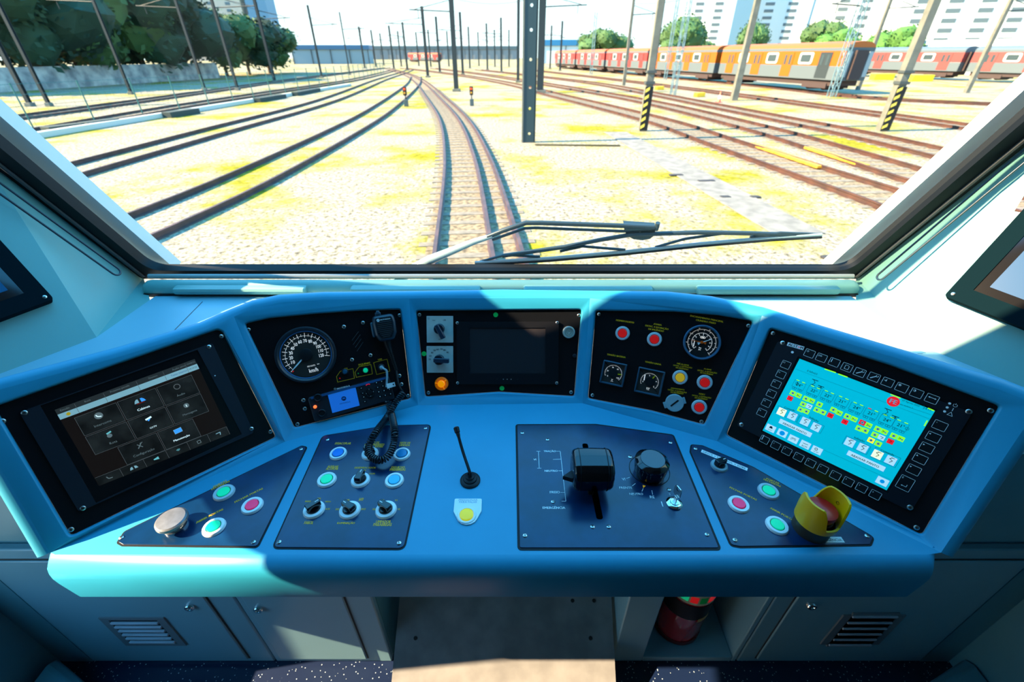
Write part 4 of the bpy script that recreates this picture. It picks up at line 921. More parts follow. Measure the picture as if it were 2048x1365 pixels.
# direction knob
pk = U(1300, 560); t = thing('direction_knob', 'big black faceted direction selector knob beside lever', 'knob', FD.M@Matrix.Translation((pk.x, pk.y+.004, DP)))
n8 = 8; lps = []
for r_, z in ((.033, .001), (.0345, .010), (.0375, .036), (.0375, .041), (.030, .046), (.0265, .0475)):
    lp_ = []
    for i in range(48):
        a = 2*math.pi*i/48; flt = 1.0
        if r_ > .031: flt = 1-.07*max(0, math.cos(4*a))**3
        lp_.append(Vector((r_*flt*math.cos(a), r_*flt*math.sin(a), z)))
    lps.append(lp_)
b = B(); loft(b, lps, True); obj('knob_body', b, blackGloss, t, ang=.9)
b = B(); lathe(b, [(.0268, .0472), (.0262, .0485), (0, .0488)], 40); obj('knob_cap', b, mat('knob_cap', (.012, .02, .03), .22, spec=.9), t)
# key switch
t = thing('key_switch', 'chrome key switch with key inserted on traction panel', 'key switch', on(FD, 1348, 1008, DP))
b = B(); lathe(b, [(.0165, 0), (.0165, .003), (.013, .0055), (.0095, .006), (.009, .008), (.0075, .0085), (0, .0085)], 36); obj('lock_barrel', b, chrome, t)
b = B(); box(b, -.0012, .0012, -.004, .004, .008, .022, Matrix.Rotation(.3, 4, 'Z')); obj('key_shank', b, steel, t)
b = B(); M = Matrix.Translation((.002, .004, .034))@Matrix.Rotation(.35, 4, 'Z')@Matrix.Rotation(math.pi/2, 4, 'X')@Matrix.Rotation(math.pi/2, 4, 'Y')
fo = [(p.x, p.y) for p in rrect(0, 0, .020, .026, .006, 4)]; fh = circ(0, .007, .004, 14)
for zz in (-.001, .001): fillholes(b, fo, [fh], lambda p, zz=zz: M@Vector((p[0], p[1], zz)))
loft(b, [[M@Vector((p[0], p[1], zz)) for p in fo] for zz in (-.001, .001)])
obj('key_bow', b, steel, t)
# right door panel
cv = Canvas([yellowT]); U = lambda x, y: FDR.uv(1370+x/5.12, 870+y/5.12, ZD)
cv.text('PORTAS', U(832, 448), U(962, 500), ZD, yellowT); cv.text('FECHADAS', U(805, 455), U(978, 530), ZD, yellowT); cv.text('FECHAR PORTAS', U(458, 538), U(733, 668), ZD, yellowT); cv.text('ABRIR PORTAS', U(872, 748), U(1126, 886), ZD, yellowT)
a, c = U(168, 165), U(640, 356); d = (c-a).normalized(); q = Vector((-d.y, d.x))*.0050
c_o = Canvas([white]); c_o.poly([a-q, c-q, c+q, a+q], ZD, white); c_o.text('DESCE = PARA-SOL = SOBE', a+d*.004, c-d*.004, ZD+.0002, blackT); c_o.done('label_strip', pDR)
a, c = U(1340, 1075), U(1632, 1075); q = Vector((0, .0055)); Ri = FDR.I.to_3x3()
ex = Vector((1, 0, 0)); e2 = (Ri@ex).xy.normalized(); e3 = Vector((-e2.y, e2.x))*.0062; a = FDR.uv(1632, 1080, ZD); c = FDR.uv(1686, 1080, ZD)
c_o = Canvas([whiteRing]); c_o.poly([a-e3, c-e3, c+e3, a+e3], ZD, whiteRing); c_o.text('EMERGÊNCIA', a+e2*.003, c-e2*.003, ZD+.0002, blackT); c_o.done('label_strip', pDR)
cv.done('lettering', pDR)
Bp = lambda x, y: (1370+x/5.12, 870+y/5.12)
rotary(FDR, *Bp(348, 322), 1.1, 'small rotary switch under the long white strip label', DP, r=.0185, ring=greyPlas)
button(FDR, *Bp(852, 585), cGreen, 'green button nearest the cyan display on right door panel', DP, ring=mat('grey_ring', (.5, .6, .62), .35)); button(FDR, *Bp(548, 718), cPink, 'pink red button on the right door panel', DP); button(FDR, *Bp(940, 935), cGreen, 'green button at front of the right door panel', DP)
bp = atz(1620, 1058, DZ+DP); FE = Fr(bp, (1, .25, 0), (0, 0, 1))
t = thing('emergency_stop', 'yellow shrouded red emergency mushroom button', 'button', FE.M)
b = B(); lathe(b, [(.033, 0), (.033, .034), (.031, .036)], 40); obj('base', b, mat('dark_base', (.05, .035, .02), .4), t)
b = B(); N_ = 60; ri, ro = .034, .0385; lo, hi = .030, .0; lps = []
def hh(a):
    c_ = abs(math.cos(a)); return .044+.050*max(0, min(1, (c_-.48)/.30))**.5
rings = [[], [], [], []]
for i in range(N_):
    a = 2*math.pi*i/N_; h_ = hh(a); fl = 1+.10*(h_-.040)/.046*0
    rings[0].append(Vector((ro*.97*math.cos(a), ro*.97*math.sin(a), lo))); rings[1].append(Vector((ro*fl*math.cos(a), ro*fl*math.sin(a), h_))); rings[2].append(Vector((ri*fl*math.cos(a), ri*fl*math.sin(a), h_))); rings[3].append(Vector((ri*math.cos(a), ri*math.sin(a), lo)))
loft(b, rings+[rings[0]], True); obj('shroud', b, eYellow, t, bevel=.0008)
for sg in (-1, 1):
    b = B(); lathe(b, [(.003, -.0008), (.003, .0008), (0, .0008)], 14, M=Matrix.Translation((sg*.0335, 0, .070))@Matrix.Rotation(math.pi/2, 4, 'Y')); obj('shroud_hole', b, matteBlack, t)
b = B(); lathe(b, [(.016, .026), (.016, .046), (.027, .050), (.0285, .058), (.027, .064), (.018, .067), (0, .068)], 40); obj('mushroom_cap', b, eRed, t)
b = B(); lathe(b, [(.0275, .028), (.0275, .042), (.016, .044)], 36); obj('collar', b, mat('collar_brown', (.05, .01, .008), .4), t)
#==== CAB INTERIOR
WR = .36
WN = Vector((0, 1, WR)).normalized(); WP = Vector((0, 1.36, 1.0))
def atw(x, y, off=0): return atp(x, y, WP+WN*off, WN)
SH = .95
# shelf behind the console
bm = B()
L0, L1, L2 = atz(300, 600, SH), atz(193, 675, SH), atz(0, 748, SH)
R0_, R1_, R2_ = atz(1712, 600, SH), atz(1846, 694, SH), atz(2048, 775, SH)
for p in (L1, L2, R1_, R2_): pass
poly = [q+Vector((0, -.004, 0)) for q in rimback]+[R2_+(R2_-R1_)*.8, R2_, R1_, R0_, Vector((R0_.x, 1.36, SH)), Vector((L0.x, 1.36, SH)), L0, L1, L2, L2+(L2-L1)*.8]
fillholes(bm, [(p.x, p.y) for p in poly], [], lambda p: Vector((p[0], p[1], SH)))
struct('trim_1', bm, cabM)
bm = B(); a, c = atz(405, 604, SH), atz(345, 665, SH); tube(bm, [a, c+(c-a)*.4], .0012, 6); a, c = atz(1600, 660, SH), atz(1560, 610, SH)
struct('trim_2', bm, greyGask)
bm = B(); box(bm, -1.42, -.97, .64, 1.0, SH-.035, SH-.006); box(bm, .95, 1.38, .64, 1.0, SH-.035, SH-.006); struct('trim_6', bm, cabM)
# side facets: A (by the windscreen) and B (carrying the side monitor)
def facets(sgn, p0, p1, gA, gB, ridge_t_px, shelf_px, name):
    nA = (p1-p0).cross(gB-p0).normalized()
    rt = atp(*ridge_t_px, p0, nA)
    nB = (rt-p1).cross(shelf_px-p1).normalized()
    rt2 = rt+(rt-p1)*.25
    bm = B()
    up = gB+(gB-gA)*.25
    vs = [bm.verts.new(q) for q in (p0, p1, rt2, up, gB, gA)]
    for tr in ((0, 1, 5), (1, 4, 5), (1, 2, 4), (2, 3, 4)): bm.faces.new([vs[i] for i in tr])
    sh2 = shelf_px+(shelf_px-p1)*1.6; tp = rt2+(sh2-p1)
    tp.z = rt2.z; v2 = [bm.verts.new(q) for q in (sh2, tp)]
    bm.faces.new((vs[1], v2[0], v2[1], vs[2]))
    o = struct(name, bm, pillarM, ang=.3); return nA, nB, rt, sh2
gAl, gBl = atw(287, 556), atw(0, 336); gAr, gBr = atw(1712, 556), atw(2048, 292)
nAl, nBl, rtl, s2l = facets(-1, L0, L1, gAl, gBl, (15, 392), L2, 'wall_left')
nAr, nBr, rtr, s2r = facets(1, R0_, R1_, gAr, gBr, (1990, 480), R2_, 'wall_right')
# windscreen gasket and glass
inL = [(-140, 165), (0, 285), (300, 520)]; inR = [(1702, 524), (2048, 232), (2190, 112)]
def wpt(px, off=0): return atw(px[0], px[1], off)
FW = Fr(WP, (1, 0, 0), -WN)
def wuv(px): p = FW.I@atw(*px); return Vector((p.x, p.y))
topv = .80
def ext(a, c, v):   # extend line a->c in uv up to height v
    A, D = wuv(a), wuv(c); k = (v-A.y)/(D.y-A.y); return A+(D-A)*k
inner = [wuv((328, 537)), wuv((1672, 537)), wuv((1695, 528)), ext((1695, 528), (2048, 232), topv), ext((312, 529), (0, 286), topv), wuv((312, 529))]
outer = [wuv((287, 553)), wuv((1712, 553)), ext((1712, 553), (2048, 285), topv+.03), ext((287, 553), (0, 336), topv+.03)]
innr = roundp([wuv((303, 537)), wuv((1697, 537)), ext((1697, 537), (2048, 232), topv), ext((303, 537), (0, 285), topv)], .06, 8)
out_ = roundp(outer, .01, 2)
bm = B(); L = fillholes(bm, [(p.x, p.y) for p in out_], [[(p.x, p.y) for p in innr]], lambda p: FW.p3(p[0], p[1], .012))
for lp_, zz in ((L[0], -.03), (L[1], -.02)):
    nv = [bm.verts.new(FW.p3(*(FW.I@v.co).xy, zz)) for v in lp_]
    for k in range(len(nv)): jn = (k+1) % len(nv); bm.faces.new((lp_[k], lp_[jn], nv[jn], nv[k]))
gas = struct('window_1', bm, rubber)
bm = B(); g1 = offp(ccw(outer), .004)
flat(bm, ccw(offp(innr if area2(innr) > 0 else innr[::-1], -.006)), -.004, 0, FW.M)
gm_ = bpy.data.materials.new('clear_glass'); gm_.use_nodes = True; n_ = gm_.node_tree; n_.nodes.clear()
oo = n_.nodes.new('ShaderNodeOutputMaterial'); mx = n_.nodes.new('ShaderNodeMixShader'); tr = n_.nodes.new('ShaderNodeBsdfTransparent'); gl = n_.nodes.new('ShaderNodeBsdfGlossy')
fz = n_.nodes.new('ShaderNodeFresnel'); fz.inputs[0].default_value = 1.2; gl.inputs['Roughness'].default_value = .02; tr.inputs[0].default_value = (.94, 1, .98, 1)
n_.links.new(fz.outputs[0], mx.inputs[0]); n_.links.new(tr.outputs[0], mx.inputs[1]); n_.links.new(gl.outputs[0], mx.inputs[2]); n_.links.new(mx.outputs[0], oo.inputs[0])
obj('glass_pane', bm, gm_, gas, recalc=False)
# second gasket ridge on both pillars
for s, (a, c) in enumerate((((292, 548), (0, 318)), ((1708, 548), (2048, 268)))):
    bm = B(); A, D = wuv(a), ext(a, c, topv)
    tube(bm, [FW.p3(A.x, A.y, .014), FW.p3(D.x, D.y, .014)], .006, 8); obj('gasket_ridge', bm, greyGask, gas)
# outside body reveal seen through the pane edges
outW = mat('body_white', (.60, .66, .62), .4)
for s, pts in enumerate(([(290, 548), (-20, 310), (0, 232), (352, 540)], [(1712, 548), (2070, 262), (2048, 180), (1652, 540)])):
    bm = B(); q = [atp(x, y, WP+WN*.05, WN) for x, y in pts]
    if s == 0: d1, d2 = q[1]-q[0], q[2]-q[3]; q = [q[0], q[0]+d1*1.3, q[3]+d2*1.3, q[3]]
    else: d1, d2 = q[1]-q[0], q[2]-q[3]; q = [q[0], q[0]+d1*1.3, q[3]+d2*1.3, q[3]]
    vs = [bm.verts.new(p) for p in q]+[bm.verts.new(p+WN*.04) for p in q]
    for f_ in ((0, 1, 2, 3), (7, 6, 5, 4), (0, 4, 5, 1), (1, 5, 6, 2), (2, 6, 7, 3), (3, 7, 4, 0)): bm.faces.new([vs[i] for i in f_])
    struct('trim_3' if s == 0 else 'trim_4', bm, outW)
# demister duct
t = thing('demister_duct', 'long rounded pale duct along the bottom of the windscreen', 'duct', Matrix.Translation((0, 1.3, SH)))
xa, xb = aty(292, 578, 1.30).x, aty(1712, 578, 1.30).x; zc = .5*(aty(1000, 556, 1.325).z+aty(1000, 602, 1.27).z); hz = .5*(aty(1000, 556, 1.325).z-aty(1000, 602, 1.27).z)
b = B(); lps = []
for x, s in ((xa, .3), (xa+.004, .7), (xa+.012, .92), (xa+.025, 1), (xb-.025, 1), (xb-.012, .92), (xb-.004, .7), (xb, .3)):
    lps.append([Vector((x, 1.302-1.3-.030*s*math.cos(a), zc-SH+hz*s*math.sin(a)*1.05)) for a in [2*math.pi*i/20 for i in range(20)]])
loft(b, lps, True, True); obj('duct_body', b, pillarM, t)
for i, (p0, p1) in enumerate(((345, 610), (700, 960), (1047, 1305), (1395, 1680))):
    xa_, xb_ = aty(p0, 573, 1.27).x, aty(p1, 573, 1.27).x; b = B()
    pr = [(-.028, .016), (-.042, .013), (-.045, .006), (-.042, -.004), (-.030, -.012), (-.010, -.006), (-.010, .016)]
    lps = [[Vector((x, y*s_, zc-SH+.006+z*s_)) for y, z in pr] for x, s_ in ((xa_, .8), (xa_+.006, 1), (xb_-.004, 1), (xb_, .85))]
    loft(b, lps, True, True); obj('air_outlet', b, pillarM, t)
b = B(); box(b, xa+.01, xb-.01, -.03, .03, -.003, .008); obj('gap_strip', b, rubber, t)  # black strip stands in for the dark shade in the gap below
b = B(); tube(b, [Vector((xa+.005, .028, zc-SH+hz+.004)), Vector((xb-.005, .028, zc-SH+hz+.004))], .008, 8); obj('upper_strip', b, mat('pale_strip', (.34, .37, .36), .4), t)
# hairpin rods by the windscreen sides
def hairpin(a, c, p0, nA, label, off=.022, sgn=1):
    d = nA if (CAM-p0).dot(nA) > 0 else -nA
    A0 = atp(*a[0], p0+d*off, d); A1 = atp(*a[1], p0+d*off, d); C0 = atp(*c[0], p0+d*off, d); C1 = atp(*c[1], p0+d*off, d)
    up0 = A1+(A1-A0)*.12; up1 = C1+(C1-C0)*.12
    cen = (A0+C0)/2; ax = (A0-C0)/2; fw = (A0-A1).normalized(); rad = ax.length; fw = (fw-ax.normalized()*fw.dot(ax.normalized())).normalized()
    arc = [cen+ax*math.cos(t_)+fw*rad*math.sin(t_) for t_ in [math.pi*k/8 for k in range(9)]]
    base = cen-d*off
    t = thing('wire_hook', label, 'hook', Matrix.Translation(base)); MI = Matrix.Translation(-base)
    b = B(); tube(b, [MI@p for p in [up0-d*off*1.2, up0, A1]+arc+[C1, up1, up1-d*off*1.2]], .0028, 8); obj('wire', b, mat('wire', (.012, .03, .045), .35), t, ang=1.5)
hairpin([(234, 536), (0, 366)], [(226, 548), (0, 388)], L0, nAl, 'dark wire loop fixed beside the left windscreen edge')
hairpin([(1757, 549), (2048, 300)], [(1768, 556), (2048, 326)], R0_, nAr, 'dark wire loop fixed beside the right windscreen edge', off=.03)
# side monitors on facet B
def sidemon(p1, nB, corner, e1, e2, inner_, label, shot, scr4):
    d = nB if (CAM-p1).dot(nB) > 0 else -nB; off = .03
    c3 = atp(*corner, p1+d*off, d); a3 = atp(*e1, p1+d*off, d); b3 = atp(*e2, p1+d*off, d)
    ua = (a3-c3).normalized(); ub = (b3-c3); ub = (ub-ua*ub.dot(ua)).normalized()
    W_, H_ = .34, .27     # along ua (bottom edge), along ub (up)
    fr = Fr(c3, ua, ua.cross(ub)) 
    if fr.n.dot(d) < 0: fr = Fr(c3, ub, ub.cross(ua)); W_, H_ = H_, W_
    t = thing('side_monitor', label, 'screen', fr.M)
    pl = rrect(W_/2, H_/2, W_, H_, .008, 3); inn = rrect(W_/2, H_/2, W_-.075, H_-.075, .001, 1)
    b = B(); L = fillholes(b, [(p.x, p.y) for p in pl], [[(p.x, p.y) for p in inn]], lambda p: Vector((p[0], p[1], 0)))
    for lp_, zz in ((L[0], -.028), (L[1], -.004)):
        nv = [b.verts.new((v.co.x, v.co.y, zz)) for v in lp_]
        for k in range(len(nv)): jn = (k+1) % len(nv); b.faces.new((lp_[k], lp_[jn], nv[jn], nv[k]))
    obj('frame', b, mat('mon_frame', (.002, .010, .014), .9, spec=.03), t)
    b = B(); flat(b, inn, -.003); obj('glass', b, glassM, t)
    b = B(); flat(b, rrect(W_/2, H_/2, W_-.115, H_-.115, .001, 1), -.0025); obj('picture', b, mat('mon_blue', (.003, .05, .13), .35, emit=.35, spec=.1), t)
    for x in (.012, W_-.012):
        for y in (.012, H_-.012): screw(t, Matrix.Translation((x, y, .0002)), .95)
    return fr
sidemon(L1, nBl, (108, 598), (0, 638), (0, 412), None, 'black framed monitor on the left side wall', 0, None)
sidemon(R1_, nBr, (1888, 592), (2048, 657), (2028, 352), None, 'black framed monitor on the right side wall', 0, None)
# papers on the right shelf
b = B(); ps = [atz(1592, 632, SH+.006), atz(1735, 668, SH+.006), atz(1852, 706, SH+.012), atz(1790, 712, SH+.006), atz(1660, 690, SH+.004)]
vs = [b.verts.new(p) for p in ps]; f_ = b.faces.new(vs); r_ = bmesh.ops.extrude_face_region(b, geom=[f_]); 
for v in r_['geom']:
    if isinstance(v, bmesh.types.BMVert): v.co.z -= .001
o = obj('paper_sheet', b, mat('paper', (.70, .78, .76), .7), None); tag(o, 'loose white paper sheets on the right shelf behind console', 'paper')
# bulkhead below the console
BY = .62
def fx(px, py=1315): return aty(px, py, BY).x
def bx(nm, x0, x1, y0, y1, z0, z1, m_, parent=None, bevel=0, M=None):
    b = B(); box(b, x0, x1, y0, y1, z0, z1); return obj(nm, b, m_, parent, M, bevel=bevel)
xs = dict(l0=fx(176), l1=fx(545), l2=fx(782), r1=fx(1226), r2=fx(1478), r3=fx(1850), ll=fx(112), rr=fx(1908), n0=fx(1287), n1=fx(1466))
b = B(); box(b, xs['ll'], xs['l2'], BY+.02, BY+.04, 0, .63); box(b, xs['ll'], -.93, BY+.0, BY+.02, .66, .93); box(b, xs['r2'], xs['rr'], BY+.02, BY+.04, 0, .63); box(b, .90, xs['rr'], BY, BY+.02, .66, .93)
box(b, xs['ll'], xs['l0'], BY, BY+.02, 0, .63); box(b, xs['r3'], xs['rr'], BY, BY+.02, 0, .63); box(b, xs['ll'], -.93, BY+.004, BY+.02, .63, .66); box(b, .90, xs['rr'], BY+.004, BY+.02, .63, .66)
struct('wall_front', b, wallM)
def cabinet(x0, x1, dx0, dx1, lock, vent, lab, seam=None):
    t = thing('storage_cabinet', lab, 'cabinet', Matrix.Translation(((x0+x1)/2, BY, 0))); c_ = (x0+x1)/2
    bx('body', x0-c_, x1-c_, 0, .02, .0, .60, cabM, t, .004)
    d = bx('door', dx0-c_, dx1-c_, -.006, 0, .028, .56, cabM, t, .004)
    b = B(); g = .0035; box(b, dx0-c_-g, dx1-c_+g, -.0012, 0, .028-g, .56+g); obj('door_seam', b, mat('seam', (.05, .06, .06), .6), t)
    p = aty(*lock, BY-.006); b = B(); lathe(b, [(.013, 0), (.013, .006), (.011, .009), (.006, .009), (.005, .006), (0, .006)], 24, M=Matrix.Translation((p.x-c_, -.006, p.z))@Matrix.Rotation(math.pi/2, 4, 'X')); obj('lock', b, chrome, d)
    if vent:
        a = aty(*vent[0], BY-.008); e_ = aty(*vent[1], BY-.008); vx0, vx1, z1, z0 = a.x-c_, e_.x-c_, a.z, e_.z
        b = B(); fo = [(vx0, z0), (vx1, z0), (vx1, z1), (vx0, z1)]; f2 = [(vx0+.022, z0+.012), (vx1-.022, z0+.012), (vx1-.022, z1-.012), (vx0+.022, z1-.012)]
        L = fillholes(b, fo, [f2], lambda p: Vector((p[0], -.010, p[1])))
        for lp_, yy in ((L[0], -.006), (L[1], -.006)):
            nv = [b.verts.new((v.co.x, yy, v.co.z)) for v in lp_]
            for k in range(len(nv)): jn = (k+1) % len(nv); b.faces.new((lp_[k], lp_[jn], nv[jn], nv[k]))
        g_ = obj('vent_grille', b, mat('vent_grey', (.20, .23, .25), .4), d)
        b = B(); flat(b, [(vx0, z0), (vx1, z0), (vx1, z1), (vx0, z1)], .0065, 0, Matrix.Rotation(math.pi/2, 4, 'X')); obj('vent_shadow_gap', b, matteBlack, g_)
        nn_ = 6
        for k in range(nn_):
            zz = z0+.014+(z1-z0-.028)*(k+.5)/nn_; b = B(); box(b, vx0+.024, vx1-.024, -.014, -.0075, zz-.004, zz+.003); obj('louvre', b, mat('louvre', (.55, .62, .70), .3), g_, bevel=.001)
    return t
cabinet(xs['l0'], xs['l1'], fx(190), fx(498), (381, 1213), ((197, 1236), (374, 1291)), 'grey cabinet with louvred door at the left under the console')
c2_ = cabinet(fx(548), xs['l2'], fx(562), fx(735), (518, 1217), None, 'grey cabinet with plain speckled door left of the footrest')
cabinet(xs['r2'], xs['r3'], fx(1512), fx(1840), (1622, 1210), ((1640, 1289), (1812, 1231)), 'grey cabinet with louvred door at the right under the console')
# strip beside first cabinet, niche and footwell
t = thing('extinguisher_niche', 'open grey niche housing right of the footrest', 'cabinet', Matrix.Translation(((xs['n0']+xs['n1'])/2, BY, 0))); c_ = (xs['n0']+xs['n1'])/2
bx('frame', xs['r1']-c_, xs['n0']-c_, 0, .30, 0, .60, cabM, t, .004); bx('frame', xs['n1']-c_, xs['r2']-c_-.004, 0, .30, 0, .60, cabM, t, .003)
bx('floor_plate', xs['n0']-c_, xs['n1']-c_, 0, .30, 0, .028, cabM, t, .003); bx('back_panel', xs['n0']-c_, xs['n1']-c_, .28, .30, .028, .6, wallM, t)
for a, c in ((xs['l2'], xs['l2']+.012), (xs['r1']-.012, xs['r1'])): pass
b = B(); box(b, xs['l2']-.02, xs['l2'], BY+.04, .95, 0, .60); box(b, xs['l2']-.02, xs['r1']+.01, .95, .97, 0, .60)
struct('trim_5', b, wallM)
# footrest plate
t = thing('footrest', 'scuffed bare metal footrest plate sloping below the desk', 'footrest', Matrix.Translation((0, .62, 0)))
A = Vector((-.350, .50, .045)); D = Vector((.300, .50, .045)); E_ = Vector((.305, .80, .28)); G_ = Vector((-.340, .80, .28))
b = B(); n_ = Vector((0, -.6, .77)).normalized(); o3 = Vector((0, .62, 0))
loft(b, [[p-o3 for p in (A, D, E_, G_)], [p-o3-n_*.006 for p in (A, D, E_, G_)]], True, True)
ft = obj('tread_plate', b, brushed, t)
for (px, py) in ((831, 1277), (1181, 1277), (1145, 1202), (1188, 1202)):
    p = atp(px, py, A, n_); b = B(); lathe(b, [(.006, 0), (.005, .002), (0, .0022)], 14, M=Matrix.Translation(p-o3)@n_.to_track_quat('Z', 'Y').to_matrix().to_4x4()); obj('bolt', b, mat('dark_bolt', (.02, .02, .02), .5), t)
for sx_ in (-.30, .26):
    bx('support', sx_-.01, sx_+.01, 0, .15, 0, .085, wallM, t)
# extinguisher
pe = atz(1357, 1268, .028); t = thing('fire_extinguisher', 'red fire extinguisher standing in the open niche', 'fire extinguisher', Matrix.Translation((pe.x, pe.y+.04, .028)))
b = B(); lathe(b, [(.058, 0), (.072, .004), (.074, .012), (.074, .34), (.066, .38), (.045, .41), (.022, .425), (.02, .44), (0, .44)], 40); obj('cylinder', b, mat('ext_red', (.42, .004, .006), .15, coat=.6), t)
b = B(); lathe(b, [(.0748, .006), (.0760, .004), (.0760, .022), (.0745, .024)], 40); obj('base_band', b, mat('band_dark', (.12, .004, .004), .3), t)
b = B(); lathe(b, [(.0745, .16), (.0749, .16), (.0749, .235), (.0745, .235)], 40); obj('black_strap', b, matteBlack, t)
b = B(); lathe(b, [(.0745, .243), (.0749, .243), (.0749, .33), (.0745, .33)], 40); obj('label_band', b, mat('label_cream', (.78, .74, .45), .4), t)
for k, (ang, m_) in enumerate(((-125, cGreen), (-105, cRed), (-85, greenSt), (-65, cRed), (-45, cPink))):
    b = B(); A_ = math.radians(ang); seg = [(.0756*math.cos(A_+d_), .0756*math.sin(A_+d_)) for d_ in (-.14, 0, .14)]
    loft(b, [[Vector((x, y, .255)) for x, y in seg], [Vector((x, y, .285)) for x, y in seg]], False); obj('pictogram', b, m_, t)
b = B(); A_ = math.radians(-62); seg = [(.0758*math.cos(A_+d_), .0758*math.sin(A_+d_)) for d_ in (-.3, -.1, .1, .3)]; loft(b, [[Vector((x, y, .145)) for x, y in seg], [Vector((x, y, .165)) for x, y in seg]], False); obj('inspection_tag', b, mat('tag_orange', (.8, .45, .12), .4), t)
b = B(); box(b, -.015, .015, -.06, .05, .44, .46); box(b, -.012, .012, -.075, .045, .475, .485); obj('valve_handle', b, matteBlack, t, bevel=.003)
# floor and side walls
fm = bpy.data.materials.new('speckled_floor'); fm.use_nodes = True; n_ = fm.node_tree; bs = n_.nodes['Principled BSDF']; bs.inputs['Roughness'].default_value = .3
vt = n_.nodes.new('ShaderNodeTexVoronoi'); vt.inputs['Scale'].default_value = 95; rp = n_.nodes.new('ShaderNodeValToRGB'); tc_ = n_.nodes.new('ShaderNodeTexCoord'); n_.links.new(tc_.outputs['Object'], vt.inputs['Vector'])
rp.color_ramp.elements[0].position = .13; rp.color_ramp.elements[0].color = (.45, .55, .6, 1); rp.color_ramp.elements[1].position = .17; rp.color_ramp.elements[1].color = (.006, .015, .05, 1)
n_.links.new(vt.outputs['Distance'], rp.inputs[0]); n_.links.new(rp.outputs[0], bs.inputs['Base Color'])
b = B(); box(b, -1.47, 1.47, -1.3, 1.0, -.04, 0); struct('floor', b, fm)
SX = -xs['ll']
def wallhole(nm, x, y0, y1, z0, z1, holes, m_, th=.03):
    b = B(); fo = [(y0, z0), (y1, z0), (y1, z1), (y0, z1)]
    for xx in (x, x+th): fillholes(b, fo, holes, lambda p, xx=xx: Vector((xx, p[0], p[1])))
    for lp_ in [fo]+holes: loft(b, [[Vector((xx, p[0], p[1])) for p in lp_] for xx in (x, x+th)])
    return struct(nm, b, m_)
wallhole('wall_left', xs['ll']-.03, -1.3, BY, 0, 2.5, [[(-.2, .45), (.50, .45), (.50, .80), (.40, .86), (.37, 1.12), (.50, 1.16), (.50, 1.36), (.375, 1.448), (.338, 1.50), (.25, 1.485), (-.2, 1.485)]], wallM)  # unseen side; window outline shaped to throw the sun patches
wallhole('wall_right', xs['rr'], -1.3, BY, 0, 2.5, [], wallM)
# left pillar behind the side monitor reaches up to the roof; it shades the desk
b = B(); box(b, xs['ll']-.03, xs['ll'], BY, 1.02, .93, 1.50); box(b, xs['ll']-.03, xs['ll'], BY, .80, 1.50, 2.5); box(b, xs['ll']-.03, xs['ll'], .80, .96, 1.50, 2.02); box(b, xs['rr'], xs['rr']+.03, BY, 1.0, .93, 2.5); struct('wall_left', b, wallM)  # short upper left block is unseen, added to keep sun off the rim
b = B(); box(b, -1.47, 1.47, -1.33, -1.3, 0, 2.5); struct('wall_back', b, mat('dark_back', (.03, .035, .04), .7))  # unseen rear wall, added dark so the sloped panels reflect black
b = B(); box(b, -1.47, 1.47, -1.3, .62, 2.5, 2.53); struct('ceiling', b, mat('ceiling_grey', (.10, .11, .12), .7))  # unseen roof, added over the rear part only to limit sky light
# corner heater boxes
for s, (px0, px1) in enumerate(((118, 205), (1822, 1925))):
    x0, x1 = atz(px0, 1320, .06).x, atz(px1, 1320, .06).x
    t = thing('heater_box', ('small grey box on the floor at the left wall' if s == 0 else 'small grey box on the floor at the right wall'), 'box', Matrix.Translation(((x0+x1)/2, .48, 0)))
    hw = abs(x1-x0)/2; b = B(); loft(b, [[Vector((-hw, -.10, z)), Vector((hw*.9, -.10, z)), Vector((hw*k_, .06*k_, z)), Vector((-hw, .12*k_, z))] if s == 0 else [Vector((-hw*.9, -.10, z)), Vector((hw, -.10, z)), Vector((hw, .12*k_, z)), Vector((-hw*k_, .06*k_, z))] for z, k_ in ((0, 1), (.07, 1), (.09, .8))], True, True)
    obj('cover', b, wallM, t, bevel=.006); screw(t, Matrix.Translation((0, .0, .0905)), 1.1)
# seat
t = thing('driver_chair', 'patterned fabric driver chair cushion at the bottom edge', 'seat', Matrix.Translation((-.03, .12, 0)))
fab = mat('seat_fabric', (.01, .09, .16), .9, noise=1, nscale=160, col2=(.10, .01, .01))
zs = .47; pp = atz(1000, 1361, zs)
b = B(); prism(b, rrect(0, 0, .40, 2*(pp.y-.12), .06, 6), zs-.09, zs); obj('cushion', b, fab, t, bevel=.02, seg=3)
b = B(); lathe(b, [(.20, 0), (.20, .02), (.05, .04), (.05, zs-.09)], 24, (0, -.05)); obj('pedestal', b, matteBlack, t)
#==== WIPER
def wp(px, py, off=.04): return atp(px, py, WP+WN*off, WN)
base = wp(830, 545); t = thing('windscreen_wiper', 'dark windscreen wiper resting across the outside of glass', 'wiper', Matrix.Translation(base)); MI = Matrix.Translation(-base)
wg = mat('wiper_dark', (.02, .035, .045), .3); wl = mat('wiper_grey', (.22, .30, .32), .3)
def tb(nm, pts, r, m_, off=.04, seg=8): 
    b = B(); tube(b, [MI@wp(*p, off) for p in pts], [q*1.0 for q in r] if isinstance(r, list) else r*1.35, seg); return obj(nm, b, m_, t, ang=1.2)
tb('arm_root', [(790, 560), (860, 520), (950, 483), (985, 472)], [.022, .016, .010, .008], wl)
tb('arm_rod', [(975, 474), (1005, 462), (1052, 446), (1080, 446), (1250, 452), (1310, 455)], .0055, wg)
tb('arm_rod', [(985, 480), (1010, 471), (1050, 457), (1070, 456), (1250, 463)], .0035, wg)
tb('hook_end', [(1312, 460), (1316, 446)], .0055, wg)
